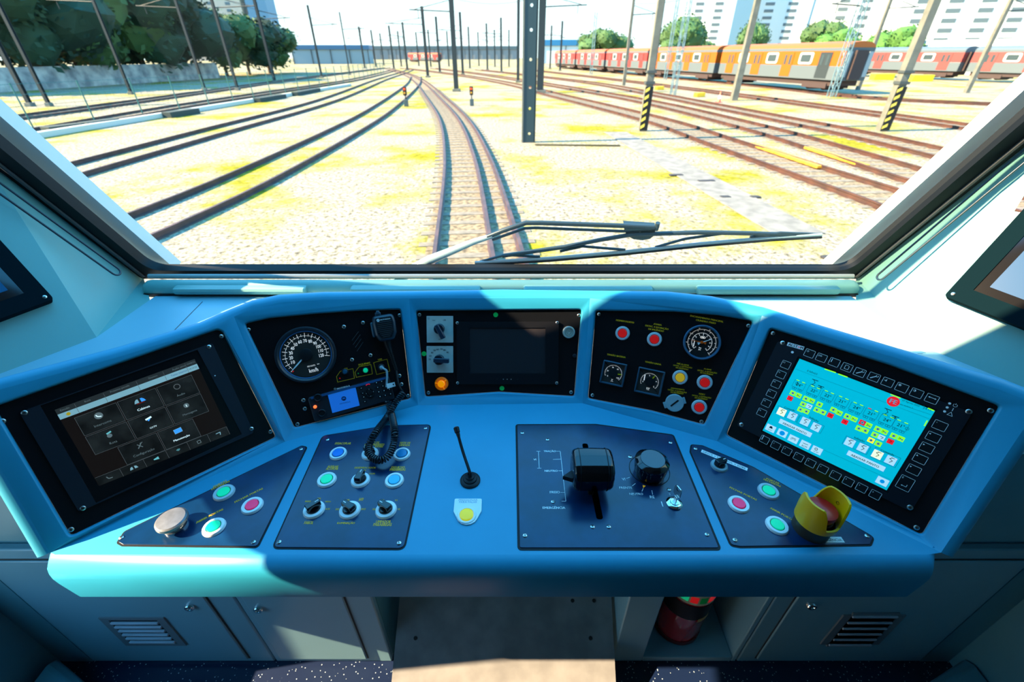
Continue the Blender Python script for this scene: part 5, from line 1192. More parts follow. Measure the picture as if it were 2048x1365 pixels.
b = B(); q = [MI@wp(x, y, .045) for x, y in ((1248, 449), (1311, 453), (1310, 470), (1300, 478), (1285, 481), (1268, 479), (1254, 472), (1249, 462))]; vs = [b.verts.new(p) for p in q]; f_ = b.faces.new(vs); r_ = bmesh.ops.extrude_face_region(b, geom=[f_])
for v in r_['geom']:
    if isinstance(v, bmesh.types.BMVert): v.co += WN*.018
obj('pivot_bracket', b, wg, t)
b = B(); lathe(b, [(.006, 0), (.005, .003), (0, .004)], 14, M=MI@Matrix.Translation(wp(1279, 467, .044))@(-WN).to_track_quat('Z', 'Y').to_matrix().to_4x4()); obj('pivot_pin', b, steel, t)
tb('main_bow', [(1005, 512), (1060, 504), (1130, 494), (1200, 480), (1260, 470), (1310, 468), (1400, 465), (1500, 467), (1590, 470)], .0055, wg)
tb('blade_bow', [(1120, 503), (1165, 493), (1250, 500)], .0035, wg); tb('blade_bow', [(1310, 495), (1370, 478), (1455, 466)], .0035, wg); tb('blade_bow', [(1500, 475), (1560, 466), (1640, 469)], .0035, wg); tb('blade_bow', [(960, 524), (1010, 510), (1080, 514)], .0035, wg)
b = B(); q = [(950, 526), (1100, 517), (1250, 504), (1400, 488), (1540, 476), (1643, 470)]
for dy, rr, nm, m_, of in ((0, .0045, 'blade_rail', wl, .036), (5, .003, 'blade_rubber', rubber, .030)):
    tb(nm, [(x, y+dy) for x, y in q], rr, m_, of)
cv = Canvas([blackT]); 
me, W_, H_ = textmesh('ALSTOM'); bmt = B(); bmt.from_mesh(me); p0, p1 = MI@wp(992, 531, .028), MI@wp(1016, 531, .028); sc_ = (p1-p0).length/W_
for v in bmt.verts: v.co = (p0+p1)/2+Vector((1, 0, 0))*v.co.x*sc_+FW.v*v.co.y*sc_
obj('blade_lettering', bmt, blackT, t, recalc=False)
#==== EXTERIOR
GZ = -1.55; RZ = -1.40
def g2(x, y, z=GZ): return atz(x, y, z)
gr = bpy.data.materials.new('yard_ground'); gr.use_nodes = True; n_ = gr.node_tree; bs = n_.nodes['Principled BSDF']; bs.inputs['Roughness'].default_value = .95; bs.inputs['Specular IOR Level'].default_value = .1
tc_ = n_.nodes.new('ShaderNodeTexCoord')
def noise_(scale, detail=4, rough=.6):
    x = n_.nodes.new('ShaderNodeTexNoise'); x.inputs['Scale'].default_value = scale; x.inputs['Detail'].default_value = detail; x.inputs['Roughness'].default_value = rough; n_.links.new(tc_.outputs['Object'], x.inputs['Vector']); return x.outputs['Fac']
def ramp_(fac, els):
    r = n_.nodes.new('ShaderNodeValToRGB'); e = r.color_ramp.elements
    e[0].position, e[0].color = els[0][0], (*els[0][1], 1); e[1].position, e[1].color = els[-1][0], (*els[-1][1], 1)
    for p_, c_ in els[1:-1]: q_ = e.new(p_); q_.color = (*c_, 1)
    n_.links.new(fac, r.inputs[0]); return r.outputs[0]
def mix_(f_, a, c_):
    m = n_.nodes.new('ShaderNodeMix'); m.data_type = 'RGBA'; n_.links.new(f_, m.inputs['Factor'])
    n_.links.new(a, m.inputs[6]); n_.links.new(c_, m.inputs[7]); return m.outputs[2]
gravel = ramp_(noise_(9, 5, .8), [(.36, (.04, .035, .025)), (.46, (.20, .17, .12)), (.60, (.42, .37, .28))])
grass = ramp_(noise_(5, 4, .7), [(.30, (.09, .08, .004)), (.5, (.23, .205, .006)), (.72, (.34, .26, .04))])
gmask = ramp_(noise_(.22, 6, .72), [(.48, (0, 0, 0)), (.62, (1, 1, 1))])
n_.links.new(mix_(gmask, gravel, grass), bs.inputs['Base Color'])
b = B(); box(b, -260, 300, 2.2, 640, GZ-.3, GZ); o = obj('ground', b, gr); o['kind'] = 'structure'; o.name = 'ground'
# concrete cable-trench lid path on the right and darker ballast strips
railM = mat('rail_steel', (.10, .05, .045), .55, noise=.5, nscale=3, col2=(.045, .028, .03)); railR = mat('rail_rusty', (.09, .032, .018), .7, noise=.5, nscale=2, col2=(.04, .016, .012))
sleepM = mat('sleeper', (.24, .20, .15), .9, noise=.4, nscale=6); ballM = mat('ballast', (.34, .25, .14), .95, noise=.7, nscale=9, col2=(.08, .055, .03))
def resample(pts, step):
    sp = smoothpath(pts, 10); L = [0]
    for a, c in zip(sp, sp[1:]): L.append(L[-1]+(c-a).length)
    n = max(2, int(L[-1]/step)); out = []; j = 0
    for i in range(n+1):
        s = L[-1]*i/n
        while j < len(L)-2 and L[j+1] < s: j += 1
        out.append(sp[j].lerp(sp[j+1], (s-L[j])/max(1e-9, L[j+1]-L[j])))
    return out
def offset(path, d):
    out = []
    for i, p in enumerate(path):
        tn = (path[min(i+1, len(path)-1)]-path[max(i-1, 0)]); tn.z = 0; tn.normalize(); out.append(p+Vector((tn.y, -tn.x, 0))*d)
    return out
RP = [(-.065, 0), (.065, 0), (.065, .015), (.012, .03), (.012, .105), (.036, .115), (.036, .15), (-.036, .15), (-.036, .115), (-.012, .105), (-.012, .03), (-.065, .015)]
def railmesh(path):
    b = B(); lps = []
    for i, p in enumerate(path):
        tn = (path[min(i+1, len(path)-1)]-path[max(i-1, 0)]); tn.z = 0; tn.normalize(); sd = Vector((tn.y, -tn.x, 0))
        lps.append([p+sd*x+Vector((0, 0, z)) for x, z in RP])
    loft(b, lps, True, True); return b
SLP = None
def track(left_px, label, offs=(0, 1.6), rm=railM, sleepers=60, ball=True, group=None):
    """left_px: picture points along the left rail, near to far"""
    global SLP
    pts = [g2(x, y, RZ) for x, y in left_px]
    for p in pts: p.z = GZ
    path = resample(pts, 1.2)
    o0 = path[0].copy(); t = thing('railway_track', label, 'railway track', Matrix.Translation(o0), group); T0 = Matrix.Translation(-o0)
    for d in offs:
        obj('rail', railmesh([T0@p for p in offset(path, d)]), rm, t)
    cen = offset(path, .8)
    if ball:
        b = B(); L_ = offset(cen, -1.0); R_ = offset(cen, 1.0); va = [b.verts.new(T0@(p+Vector((0, 0, .006)))) for p in L_]; vb = [b.verts.new(T0@(p+Vector((0, 0, .006)))) for p in R_]
        for i in range(len(va)-1): b.faces.new((va[i], vb[i], vb[i+1], va[i+1]))
        obj('ballast_bed', b, ballM, t)['kind'] = 'stuff'
    sp = resample(cen, .65)[:sleepers]
    for i, p in enumerate(sp):
        if SLP is None:
            b = B(); box(b, -1.15, 1.15, -.11, .11, .0, .018); o = obj('sleeper', b, sleepM, t, bevel=.01); SLP = o.data
            SLM = o
        else:
            o = bpy.data.objects.new('sleeper', SLP); C.objects.link(o); o.parent = t
        tn = (sp[min(i+1, len(sp)-1)]-sp[max(i-1, 0)]); o.matrix_local = T0@Matrix.Translation(p)@Matrix.Rotation(math.atan2(tn.y, tn.x)-math.pi/2, 4, 'Z')
    return t
track([(862, 560), (869.5, 496), (886, 369), (889, 308), (884, 254), (871.6, 221.6), (851, 191), (834.6, 168), (818, 154), (800, 146), (770, 137)], 'curved three-rail track running ahead from the cab', (0, 1.05, 1.6), railM, 75, True)
track([(-60, 540), (242, 431), (451, 349), (650, 261), (732, 220), (790, 184), (815, 165), (822, 152)], 'first dark track left of the cab, joining the middle track', (0, 1.6), railM, 0, False)
track([(-120, 390), (123, 328), (400, 258), (640, 197), (752, 158), (800, 144), (815, 138)], 'second dark track to the left, beside the fence', (0, 1.6), railM, 0, False)
track([(-60, 280), (53, 258), (328, 212), (520, 184), (700, 158), (780, 140)], 'third track on the left, just beyond the green fence', (0, 1.6), railM, 60, True)
track([(-60, 238), (41, 228), (410, 180), (560, 160), (700, 143), (770, 135)], 'fourth track on the left, nearest the shaded trees', (0, 1.6), railM, 60, True)
# right-hand tracks, drawn near to far
track([(1900, 470), (1776, 412), (1563, 336), (1402, 279), (1300, 242), (1180, 210), (1100, 190), (1000, 165), (900, 148), (800, 136)], 'nearest rusty track right of the cab', (0, 1.6), railR, 75, True)
track([(2060, 425), (1833, 362), (1616, 293), (1480, 252), (1300, 207), (1180, 184), (1060, 164), (950, 147), (860, 136)], 'second rusty track from the cab on the right, with yellow point', (0, 1.6), railR, 75, True)
track([(2120, 375), (1895, 316), (1649, 258), (1400, 208), (1300, 188), (1180, 166), (1060, 151), (950, 139)], 'third rusty track from the cab on the right', (0, 1.6), railR, 70, True)
track([(2160, 290), (1874, 246), (1669, 217), (1464, 189), (1300, 168), (1150, 150), (1050, 139)], 'rusty track on the right in front of the orange train', (0, 1.6), railR, 70, True)
track([(2200, 213), (1950, 206), (1700, 192), (1500, 170), (1250, 147), (1120, 134)], 'rusty track under the orange train', (0, 1.6), railR, 40, True)
# yellow point plates on second right track
def slab(px, sx_, sy_, h_, rot, m_, name, label, cat, z=GZ):
    p = g2(*px); b = B(); box(b, -sx_/2, sx_/2, -sy_/2, sy_/2, 0, h_); o = obj(name, b, m_, None, Matrix.Translation((p.x, p.y, z))@Matrix.Rotation(rot, 4, 'Z'), bevel=min(.03, h_/3)); tag(o, label, cat); return o
yp = mat('yellow_paint', (.75, .38, .03), .6, noise=.5, nscale=5)
def strip_on(px0, px1, wd, h_, m_, name, label, cat, z=GZ):
    a, c = g2(*px0), g2(*px1); d = c-a; L = d.length; b = B(); box(b, -L/2, L/2, -wd/2, wd/2, 0, h_)
    o = obj(name, b, m_, None, Matrix.Translation(((a.x+c.x)/2, (a.y+c.y)/2, z))@Matrix.Rotation(math.atan2(d.y, d.x), 4, 'Z'), bevel=min(.02, h_/3)); tag(o, label, cat); return o
strip_on((1500, 292), (1640, 340), .28, .10, yp, 'orange_rail', 'orange painted point rail on near right tracks', 'rail switch', GZ+.04)
strip_on((1612, 300), (1730, 338), .25, .10, yp, 'orange_rail', 'orange painted point rail further right and behind', 'rail switch', GZ+.04)
for i, (px, lab) in enumerate((((1398, 194), 'yellow point motor box behind the striped mast'), ((1318, 180), 'yellow point motor box left of the pale lattice mast'))): slab(px, .9, .45, .35, .3, mat('yel_box', (.95, .55, .02), .5), 'point_motor', lab, 'rail equipment')
# concrete slabs and holes on the right
conc = mat('trench_lid', (.24, .22, .19), .9, noise=.4, nscale=3)
strip_on((1230, 265), (1600, 470), 1.1, .03, conc, 'cable_trench', 'pale concrete cable trench between middle track and rusty tracks', 'cable trench', GZ)
strip_on((1070, 291), (1240, 293), .12, .06, mat('dark_strip', (.06, .05, .02), .8), 'ground_strip', 'dark thin pipe lying beside the thick holed mast', 'pipe')  # thin dark strip laid on the ground beside the holed mast
for i, (px, s, lab) in enumerate((((1352, 352), 1, 'dark broken trench hole, left of the pair'), ((1412, 364), 1.2, 'dark broken trench hole, right of the pair'), ((1450, 396), .6, 'small dark block on the pale slabs, left one'), ((1510, 396), .6, 'small dark block on the pale slabs, right one'), ((1655, 518), .5, 'dark lump near the right windscreen corner'))): slab(px, .42*s, .16, .05, .1, mat('dark_debris', (.03, .03, .035), .9), 'debris_block', lab, 'debris')
# signals beside the track
def signal(px, py, lab):
    p = g2(px, py); t = thing('dwarf_signal', lab, 'signal', Matrix.Translation(p)@Matrix.Scale(1, 4))
    b = B(); box(b, -.14, .14, -.12, .12, 0, .45); obj('base_block', b, mat('sig_base', (.05, .08, .09), .6), t, bevel=.02)
    b = B(); tube(b, [(0, 0, .4), (0, 0, .75)], .04, 8); obj('post', b, matteBlack, t)
    b = B(); box(b, -.12, .12, -.1, .1, .7, 1.25); obj('lamp_head', b, matteBlack, t, bevel=.02)
    for z, m_ in ((1.1, mat('sig_red', (.9, .06, .01), .3, emit=1.0)), (.85, mat('sig_amber', (.5, .25, .02), .3))):
        b = B(); lathe(b, [(.07, 0), (.05, .03), (0, .04)], 16, M=Matrix.Translation((0, -.1, z))@Matrix.Rotation(math.pi/2, 4, 'X')); obj('lens', b, m_, t)
signal(944, 212, 'small track signal with red lens right of the middle track'); signal(813, 213, 'small dark track signal left of the middle track')
p = g2(1437, 205); t = thing('traffic_cone', 'small orange and white cone near rusty tracks', 'cone', Matrix.Translation(p))
b = B(); box(b, -.2, .2, -.2, .2, 0, .04); obj('base', b, cRed, t); b = B(); lathe(b, [(.15, .04), (.03, .75), (0, .75)], 16); obj('cone_body', b, mat('cone_o', (.9, .2, .1), .5), t); b = B(); lathe(b, [(.115, .25), (.075, .5)], 16); obj('white_band', b, white, t)
#---- masts
mdark = mat('mast_dark', (.012, .022, .026), .6); mconc = mat('mast_concrete', (.17, .17, .14), .85, noise=.3, nscale=2); mblue = mat('mast_galv', (.14, .24, .28), .5); mdk2 = mat('mast_side', (.05, .06, .06), .6)
def arm(t, z, ln, sgn=-1, m_=mdark):
    b = B(); tube(b, [(0, 0, z), (sgn*ln, 0, z+.15)], .05, 6); tube(b, [(0, 0, z+.9), (sgn*ln*.9, 0, z+.15)], .03, 6); tube(b, [(sgn*ln*.8, 0, z+.15), (sgn*ln*.8, 0, z-.5)], .03, 6); obj('cantilever_arm', b, m_, t)
def mast(px, py, wd, kind, lab, h=9.5, arms=(), group=None):
    p = g2(px, py); t = thing('catenary_mast', lab, 'mast', Matrix.Translation(p), group)
    if kind == 'plain' and px < 720: wd *= .5
    if kind == 'conc': wd *= .6
    if kind == 'plain':
        b = B(); w2 = wd/2; fl = wd*.08; box(b, -w2, w2, -w2, -w2+fl, 0, h); box(b, -w2, w2, w2-fl, w2, 0, h); box(b, -fl/2, fl/2, -w2+fl, w2-fl, 0, h); obj('post', b, mdark, t)
        b = B(); box(b, -wd*.9, wd*.9, -wd*.9, wd*.9, 0, .25); obj('footing', b, mconc, t, bevel=.02)
    elif kind == 'conc':
        b = B(); loft(b, [[Vector((x*s*wd/2, y*s*wd/2, z)) for x, y in ((-1, -1), (1, -1), (1, 1), (-1, 1))] for z, s in ((0, 1), (h, .72))], True, True); obj('post', b, mconc, t)
        b = B(); loft(b, [[Vector((wd*.5*s+x, y*s*wd*.42, z)) for x, y in ((0, -1), (.03, -1), (.03, 1), (0, 1))] for z, s in ((0, 1), (h, .72))], True, True); obj('side_channel', b, mdk2, t)
    elif kind == 'lattice':
        w2 = wd/2
        for x in (-w2, w2):
            for y in (-w2, w2): b = B(); box(b, x-.03, x+.03, y-.03, y+.03, 0, h); obj('corner_post', b, mblue, t)
        b = B(); k = 0; z = 0
        while z < h-.6:
            s = 1 if k % 2 else -1
            for y in (-w2, w2): tube(b, [(-w2*s, y, z), (w2*s, y, z+.6)], .02, 5); tube(b, [(y, -w2*s, z), (y, w2*s, z+.6)], .02, 5)
            z += .6; k += 1
        obj('bracing', b, mblue, t)
    for a in arms: arm(t, *a)
    return t
# the thick holed mast nearest the cab
p = g2(1057, 284); t = thing('catenary_mast', 'thick dark mast with round holes just right of track', 'mast', Matrix.Translation(p))
H_ = 10; fo = [(-.24, 0), (.24, 0), (.24, H_), (-.24, H_)]; zz = .35; holes = []
k = 0
while zz < H_-.3: holes.append([(a, b_) for a, b_ in circ(.02, zz, .055, 14)]); zz += (.75 if k % 3 == 1 else .95); k += 1
b = B()
for yy in (-.20, -.17): fillholes(b, fo, holes, lambda q, yy=yy: Vector((q[0], yy, q[1])))
for lp_ in [fo]+holes: loft(b, [[Vector((q[0], yy, q[1])) for q in lp_] for yy in (-.20, -.17)])
obj('holed_plate', b, mat('mast_teal', (.015, .04, .05), .5), t)
b = B(); box(b, -.30, -.24, -.22, .05, 0, H_); obj('flange', b, mconc, t); b = B(); box(b, .22, .27, -.20, .05, 0, H_); obj('flange', b, mdark, t); 
mast(913, 183, .42, 'plain', 'thin dark mast left of the thick holed mast', arms=((6.6, 4, -1),)); mast(1080, 186, .6, 'plain', 'dark mast directly right of the thick holed mast', arms=((6.8, 4, 1),))
mast(856, 155, .40, 'plain', 'thin dark mast with arm near the far end of the curve', arms=((7.2, 6, -1),)); mast(1036, 165, .35, 'plain', 'thin mast just left of the thick holed mast')
mast(1247, 171, .55, 'conc', 'concrete mast left of the striped mast', arms=((7, 3, 1),)); mast(1467, 201, .75, 'conc', 'concrete mast in front of the orange train', arms=((7.4, 3, 1),)); mast(1715, 180, .55, 'conc', 'concrete mast left of the striped mast near right pillar', arms=((7, 3, 1),)); mast(1932, 186, .6, 'conc', 'rightmost concrete mast in front of the far train', arms=((6.5, 3, 1),))
mast(1345, 191, .42, 'lattice', 'pale lattice mast between striped mast and orange train'); mast(1662, 194, .5, 'lattice', 'pale blue lattice mast at the end of the orange train', arms=((6.5, 2.5, -1),)); mast(1182, 150, .4, 'lattice', 'thin lattice mast in front of the red cars'); mast(1330, 160, .35, 'lattice', 'slender far lattice mast behind the pale lattice mast')
stripe = mat('hazard_yellow', (.85, .62, .08), .6)
for px, py, wd, lab in ((1284, 262, .52, 'mast with yellow and black striped foot, nearer the centre'), (1762, 262, .62, 'mast with yellow and black striped foot, near right pillar')):
    t = mast(px, py, wd, 'conc', lab, arms=((7.5, 3, 1),)); wd *= .6
    b = B(); box(b, -wd/2-.015, wd/2+.045, -wd/2-.03, -wd/2, .05, 1.9); obj('black_wrap', b, matteBlack, t)
    b = B(); M = Matrix.Rotation(math.pi/2, 4, 'X')
    for k in range(6): flat(b, [(-wd/2, .1+k*.31), (wd*.1, .22+k*.31), (wd*.1, .36+k*.31), (-wd/2, .24+k*.31)], wd/2+.034, 0, M)
    obj('yellow_stripes', b, stripe, t)
    b = B(); box(b, -wd/2-.04, wd/2+.07, -wd/2-.06, wd/2, 2.0, 2.12); box(b, -wd/2-.04, wd/2+.07, -wd/2-.06, wd/2, 2.45, 2.55); obj('clamp_band', b, mdk2, t)
# left masts
for i, (px, py, wd, lab) in enumerate(((62, 213, .5, 'leftmost dark mast by the perimeter wall'), (100, 213, .4, 'second dark mast from the left'), (263, 189, .4, 'dark mast in front of the shaded trees'), (410, 181, .45, 'dark mast left of the beige towers'), (476, 181, .45, 'dark mast in front of the beige tower'), (550, 165, .6, 'stout dark mast in front of the blue tower'), (644, 156, .5, 'dark mast in front of the blue station canopy'), (700, 150, .35, 'thin mast at the right end of the station canopy'))):
    mast(px, py, wd, 'plain', lab, arms=((7, 4, 1 if i > 3 else -1),))
# far small masts
far = [(730, 137, 'l'), (752, 134, 'l'), (768, 131, 'l'), (788, 138, 'l'), (803, 133, 'l'), (815, 141, 'l'), (838, 132, 'l'), (862, 134, 'l'), (880, 146, 'l'), (898, 133, 'l'), (926, 150, 'l'), (940, 137, 'l'), (958, 132, 'l'), (975, 140, 'l'), (990, 134, 'l'), (1003, 145, 'l'), (1018, 134, 'l'), (1100, 138, 'l'), (1120, 142, 'l')]
proto = None
for px, py, k in far:
    p = g2(px, py)
    if proto is None: proto = mast(px, py, .38, 'plain', 'one of the thin dark masts crowding the horizon', group='distant masts on the horizon', arms=((6.8, 4, -1),))
    else: dup(proto, Matrix.Translation(p)@Matrix.Rotation(random.choice((0, math.pi)), 4, 'Z'), 'one of the thin dark masts crowding the horizon', 'distant masts on the horizon')
# overhead wires (each one a thing)
wm = mat('wire_dark', (.03, .04, .05), .6)
def wire(a, c, lab):
    b = B(); n = 8; tube(b, [a.lerp(c, i/n)-Vector((0, 0, .5*math.sin(math.pi*i/n))) for i in range(n+1)], .018, 4); o = obj('overhead_wire', b, wm); tag(o, lab, 'wire')
P_ = lambda px, py, h: g2(px, py)+Vector((0, 0, h))
wire(P_(476, 181, 8), P_(644, 156, 8), 'sagging wire between the beige tower mast and station mast'); wire(P_(644, 156, 8), P_(856, 155, 8), 'sagging wire from the station mast across to the centre')
wire(P_(913, 183, 7.6), P_(1080, 186, 7.6), 'wire passing behind the thick holed mast'); wire(P_(1247, 171, 8), P_(1467, 201, 8), 'wire over the orange train roof'); wire(P_(1662, 194, 8), P_(1932, 186, 8), 'wire across the far right masts')
# green fence along the left
fen = mat('fence_green', (.02, .13, .12), .5)
a, c = g2(25, 262), g2(768, 150); t = thing('mesh_fence', 'low green mesh fence along the left tracks', 'fence', Matrix.Translation(a)); T0 = Matrix.Translation(-a)
fp = resample([g2(-60, 275), g2(25, 262), g2(330, 225), g2(560, 190), g2(700, 165), g2(768, 150)], 3.0)
for p in fp[:60]:
    b = B(); tube(b, [T0@p, T0@(p+Vector((0, 0, 2.0)))], .035, 6); obj('fence_post', b, fen, t)
b = B()
for z in (.05, .5, 1.0, 1.5, 1.95): tube(b, [T0@(p+Vector((0, 0, z))) for p in fp], .009, 4)
obj('fence_rails', b, fen, t)
b = B(); fq = resample(fp, .45)
for p in fq: tube(b, [T0@(p+Vector((0, 0, .02))), T0@(p+Vector((0, 0, 1.95)))], .006, 3)
obj('mesh_wires', b, fen, t)['kind'] = 'stuff'
for k, (px, py) in enumerate(((95, 268), (170, 258), (335, 236), (515, 205), (590, 192))): strip_on((px, py), (px+70-k*6, py-9), .6, .3, mat('dark_heap', (.04, .055, .05), .9), 'ballast_heap', ['dark heap under the fence, nearest left', 'dark heap under the fence, second from left', 'dark heap under the fence, middle one', 'dark heap under the fence, fourth', 'dark heap under the fence, far right'][k], 'heap')
# white retaining kerb
strip_on((-60, 300), (700, 172), .35, .25, mat('kerb', (.55, .56, .50), .8), 'kerb', 'long pale kerb under the green fence', 'kerb')
#---- perimeter wall left
a, c = g2(-80, 190), g2(440, 156); d = c-a; L_ = d.length
b = B(); box(b, 0, L_, -.1, .1, 0, 2.1); o = obj('perimeter_wall', b, mat('old_wall', (.55, .52, .46), .9, noise=.6, nscale=.8, col2=(.20, .20, .20)), None, Matrix.Translation(a)@Matrix.Rotation(math.atan2(d.y, d.x), 4, 'Z')); tag(o, 'stained pale perimeter wall in front of the trees', 'wall')
#---- trees
leafmats = [mat('leaf_dark', (.016, .06, .028), .8, noise=.6, nscale=1.2), mat('leaf_mid', (.06, .14, .035), .8, noise=.5, nscale=1.2), mat('leaf_light', (.08, .22, .03), .8, noise=.4, nscale=1.2)]
def crown(seed, n=1500):
    rnd = random.Random(seed); b = B(); blobs = [(rnd.uniform(-.55, .55), rnd.uniform(-.5, .5), rnd.uniform(-.25, .45), rnd.uniform(.38, .62)) for _ in range(9)]
    for (x, y, z, r) in blobs:
        M = Matrix.Translation((x, y, z))@Matrix.Scale(r*.86, 4); g = bmesh.ops.create_icosphere(b, subdivisions=2, radius=1, matrix=M)
        for v in g['verts']: v.co += Vector((rnd.uniform(-1, 1), rnd.uniform(-1, 1), rnd.uniform(-1, 1)))*.06
    for _ in range(n):
        x, y, z, r = rnd.choice(blobs); d = Vector((rnd.gauss(0, 1), rnd.gauss(0, 1), rnd.gauss(0, 1))).normalized(); p = Vector((x, y, z))+d*r*rnd.uniform(.85, 1.08)
        s = rnd.uniform(.03, .065); q = Vector((rnd.gauss(0, 1), rnd.gauss(0, 1), rnd.gauss(0, 1))).normalized(); e_ = q.orthogonal().normalized(); f_ = q.cross(e_)
        b.faces.new([b.verts.new(p+e_*s), b.verts.new(p+f_*s*.6), b.verts.new(p-e_*s), b.verts.new(p-f_*s*.6)])
    me = bpy.data.meshes.new('crown'); b.to_mesh(me); b.free(); return me
crowns = [[crown(s) for s in (1, 2)] for _ in range(1)][0]
cm = {}
def tree(px, py, h, r, k, lab, group=None):
    p = g2(px, py); t = thing('tree', lab, 'tree', Matrix.Translation(p), group)
    key_ = (k, random.randrange(2))
    if key_ not in cm: me = crowns[key_[1]].copy(); me.materials.append(leafmats[k]); cm[key_] = me
    o = bpy.data.objects.new('foliage', cm[key_]); C.objects.link(o); o.parent = t; o.location = (0, 0, h*.46); o.scale = (r*1.3, r*1.1, h*.56); o.rotation_euler = (0, 0, random.uniform(0, 6))
    b = B(); tube(b, [(0, 0, 0), (.1, 0, h*.3), (-.1, .1, h*.6)], [.28, .22, .12], 8); obj('trunk', b, mat('bark', (.10, .07, .05), .9), t)
tl = [(-30, 182, 15, 7, 0, 'dark tree at the extreme left behind the perimeter wall'), (40, 178, 14, 6.5, 0, 'dark tree behind the wall, second from the left'), (105, 174, 13, 6.5, 1, 'lighter green tree behind the wall near the left edge'), (170, 170, 14, 7, 0, 'dark broad tree in the middle of the left tree row'), (235, 166, 14.5, 7, 1, 'olive green tree in the left tree row'), (300, 163, 14, 7, 0, 'dark tree right of the olive one in the row'), (350, 160, 13, 6.5, 0, 'dark rounded tree before the beige towers'), (400, 157, 12, 6, 0, 'dark small tree at the foot of the beige towers'),
      (455, 152, 10, 6, 1, 'mid green tree below the beige tower'), (500, 150, 9.5, 6, 0, 'dark low tree below the blue tower'), (540, 147, 8.5, 5, 1, 'mid green low tree right of the blue tower'), (130, 160, 21, 9, 0, 'tall dark tree rising behind the left row'), (60, 160, 23, 9, 0, 'tallest dark tree at the upper left corner'), (205, 156, 21, 9, 1, 'tall green tree rising behind the olive tree'),
      (1190, 130, 11, 6.5, 1, 'left rounded tree beside the blue roofed shed'), (1215, 130, 12, 7, 1, 'right rounded tree beside the blue roofed shed'), (1358, 133, 15, 7, 1, 'green tree between the red cars and white tower'), (1395, 130, 9, 5, 1, 'small green tree behind the red cars'), (1490, 130, 15, 6, 1, 'green tree behind the concrete mast'), (1630, 136, 12, 6, 1, 'tree behind the orange train roof, dark part'), (1660, 138, 10, 5.5, 2, 'bright green bush tree behind the orange train end'), (1770, 146, 9, 5, 2, 'bright green tree above the far train')]
for a in tl: tree(*a)
#---- buildings
bw = mat('tower_white', (.62, .66, .64), .8); bgx = mat('tower_blue', (.12, .24, .34), .6); bbe = mat('tower_beige', (.55, .47, .38), .8, noise=.15, nscale=.1); win = mat('window_dark', (.10, .14, .16), .3)
WM = None
def tower(px, dist_py, wpx, h, m_, lab, rows=8, cols=3, dep=18, strip=True, x_off=0):
    global WM
    p = g2(px, dist_py); wd = wpx*(p-CAM).length/F*.93; t = thing('apartment_tower', lab, 'building', Matrix.Translation(p))
    yaw = -math.atan2(p.x, p.y)*.35; t.rotation_euler = (0, 0, yaw)
    b = B(); box(b, -wd/2, wd/2, 0, dep, 0, h); obj('walls', b, m_, t)
    b = B(); box(b, -wd*.2, wd*.2, dep*.3, dep*.6, h, h+3); obj('roof_block', b, m_, t)
    if strip: b = B(); box(b, wd/2-wd*.30, wd/2, -.3, 0, 2, h); obj('balcony_column', b, bgx, t)
    ww = wd/(cols+1)*.42
    if WM is None: b = B(); box(b, -.5, .5, -.15, .05, -.5, .5); finish(b); WM = bpy.data.meshes.new('window'); b.to_mesh(WM); b.free(); WM.materials.append(win)
    for r_ in range(rows):
        for c_ in range(cols):
            o = bpy.data.objects.new('window', WM); C.objects.link(o); o.parent = t; x = -wd/2+wd*(.66 if strip else 1)*(c_+.7)/(cols+.4); z = 5+r_*3.1
            if z < h-1: o.location = (x, 0, z); o.scale = (ww*.8, 1, 1.3)
            else: bpy.data.objects.remove(o)
    return t
tower(1420, 123, 110, 45, bw, 'white apartment tower left of the concrete mast, two window columns', 10, 2)
tower(1560, 123, 120, 48, bw, 'white apartment tower behind the orange train middle', 10, 2)
tower(1730, 126, 150, 42, bw, 'white apartment tower above the train end, wide windows', 8, 3)
tower(1960, 129, 240, 40, bw, 'large white apartment block at the upper right corner', 7, 4)
tower(1640, 121, 60, 60, bgx, 'bluish tower slab between the white towers', 8, 2, strip=False)
tower(470, 123, 62, 55, bbe, 'beige round-looking tower at the upper left, in haze', 8, 2, strip=False); tower(398, 122, 26, 50, bbe, 'narrow beige tower left of the larger beige one', 8, 1, strip=False); tower(540, 123, 30, 55, bgx, 'slim blue grey tower right of the beige towers', 8, 1, strip=False)
# low white wall band under right towers
strip_on((1600, 140), (2120, 156), .4, 5.5, mat('white_wall', (.66, .70, .68), .8), 'boundary_wall', 'high white boundary wall behind the far train', 'wall')
# shed with blue roof, station canopies
def shed(px, py, wpx, h, rh, rm, lab, wm_=bw, dep=14):
    p = g2(px, py); wd = wpx*(p-CAM).length/F*.93; t = thing('station_building', lab, 'building', Matrix.Translation(p)@Matrix.Rotation(-math.atan2(p.x, p.y)*.4, 4, 'Z'))
    b = B(); box(b, -wd/2+.5, wd/2-.5, .5, dep, 0, h); obj('walls', b, wm_, t); b = B(); box(b, -wd/2, wd/2, 0, dep+.5, h, h+rh); obj('roof', b, rm, t, bevel=.1)
    n = max(3, int(wd/6))
    for i in range(n): b = B(); x = -wd/2+.6+(wd-1.2)*i/(n-1); box(b, x-.15, x+.15, 0, .3, 0, h); obj('column', b, mdk2, t)
    return t
shed(1130, 127, 95, 6.5, 2.2, mat('roof_blue', (.02, .16, .34), .5), 'white shed with blue roof behind the red cars')
shed(665, 128, 130, 5.0, 1.6, mat('canopy_blue', (.04, .12, .22), .5), 'station with dark blue canopy at the left of the horizon', wm_=mat('station_grey', (.20, .28, .32), .7))
shed(870, 119, 300, 7.0, 2.4, mat('canopy_dark', (.08, .12, .14), .6), 'long dark platform canopy across the horizon', wm_=mat('station_mid', (.22, .24, .25), .7), dep=20)
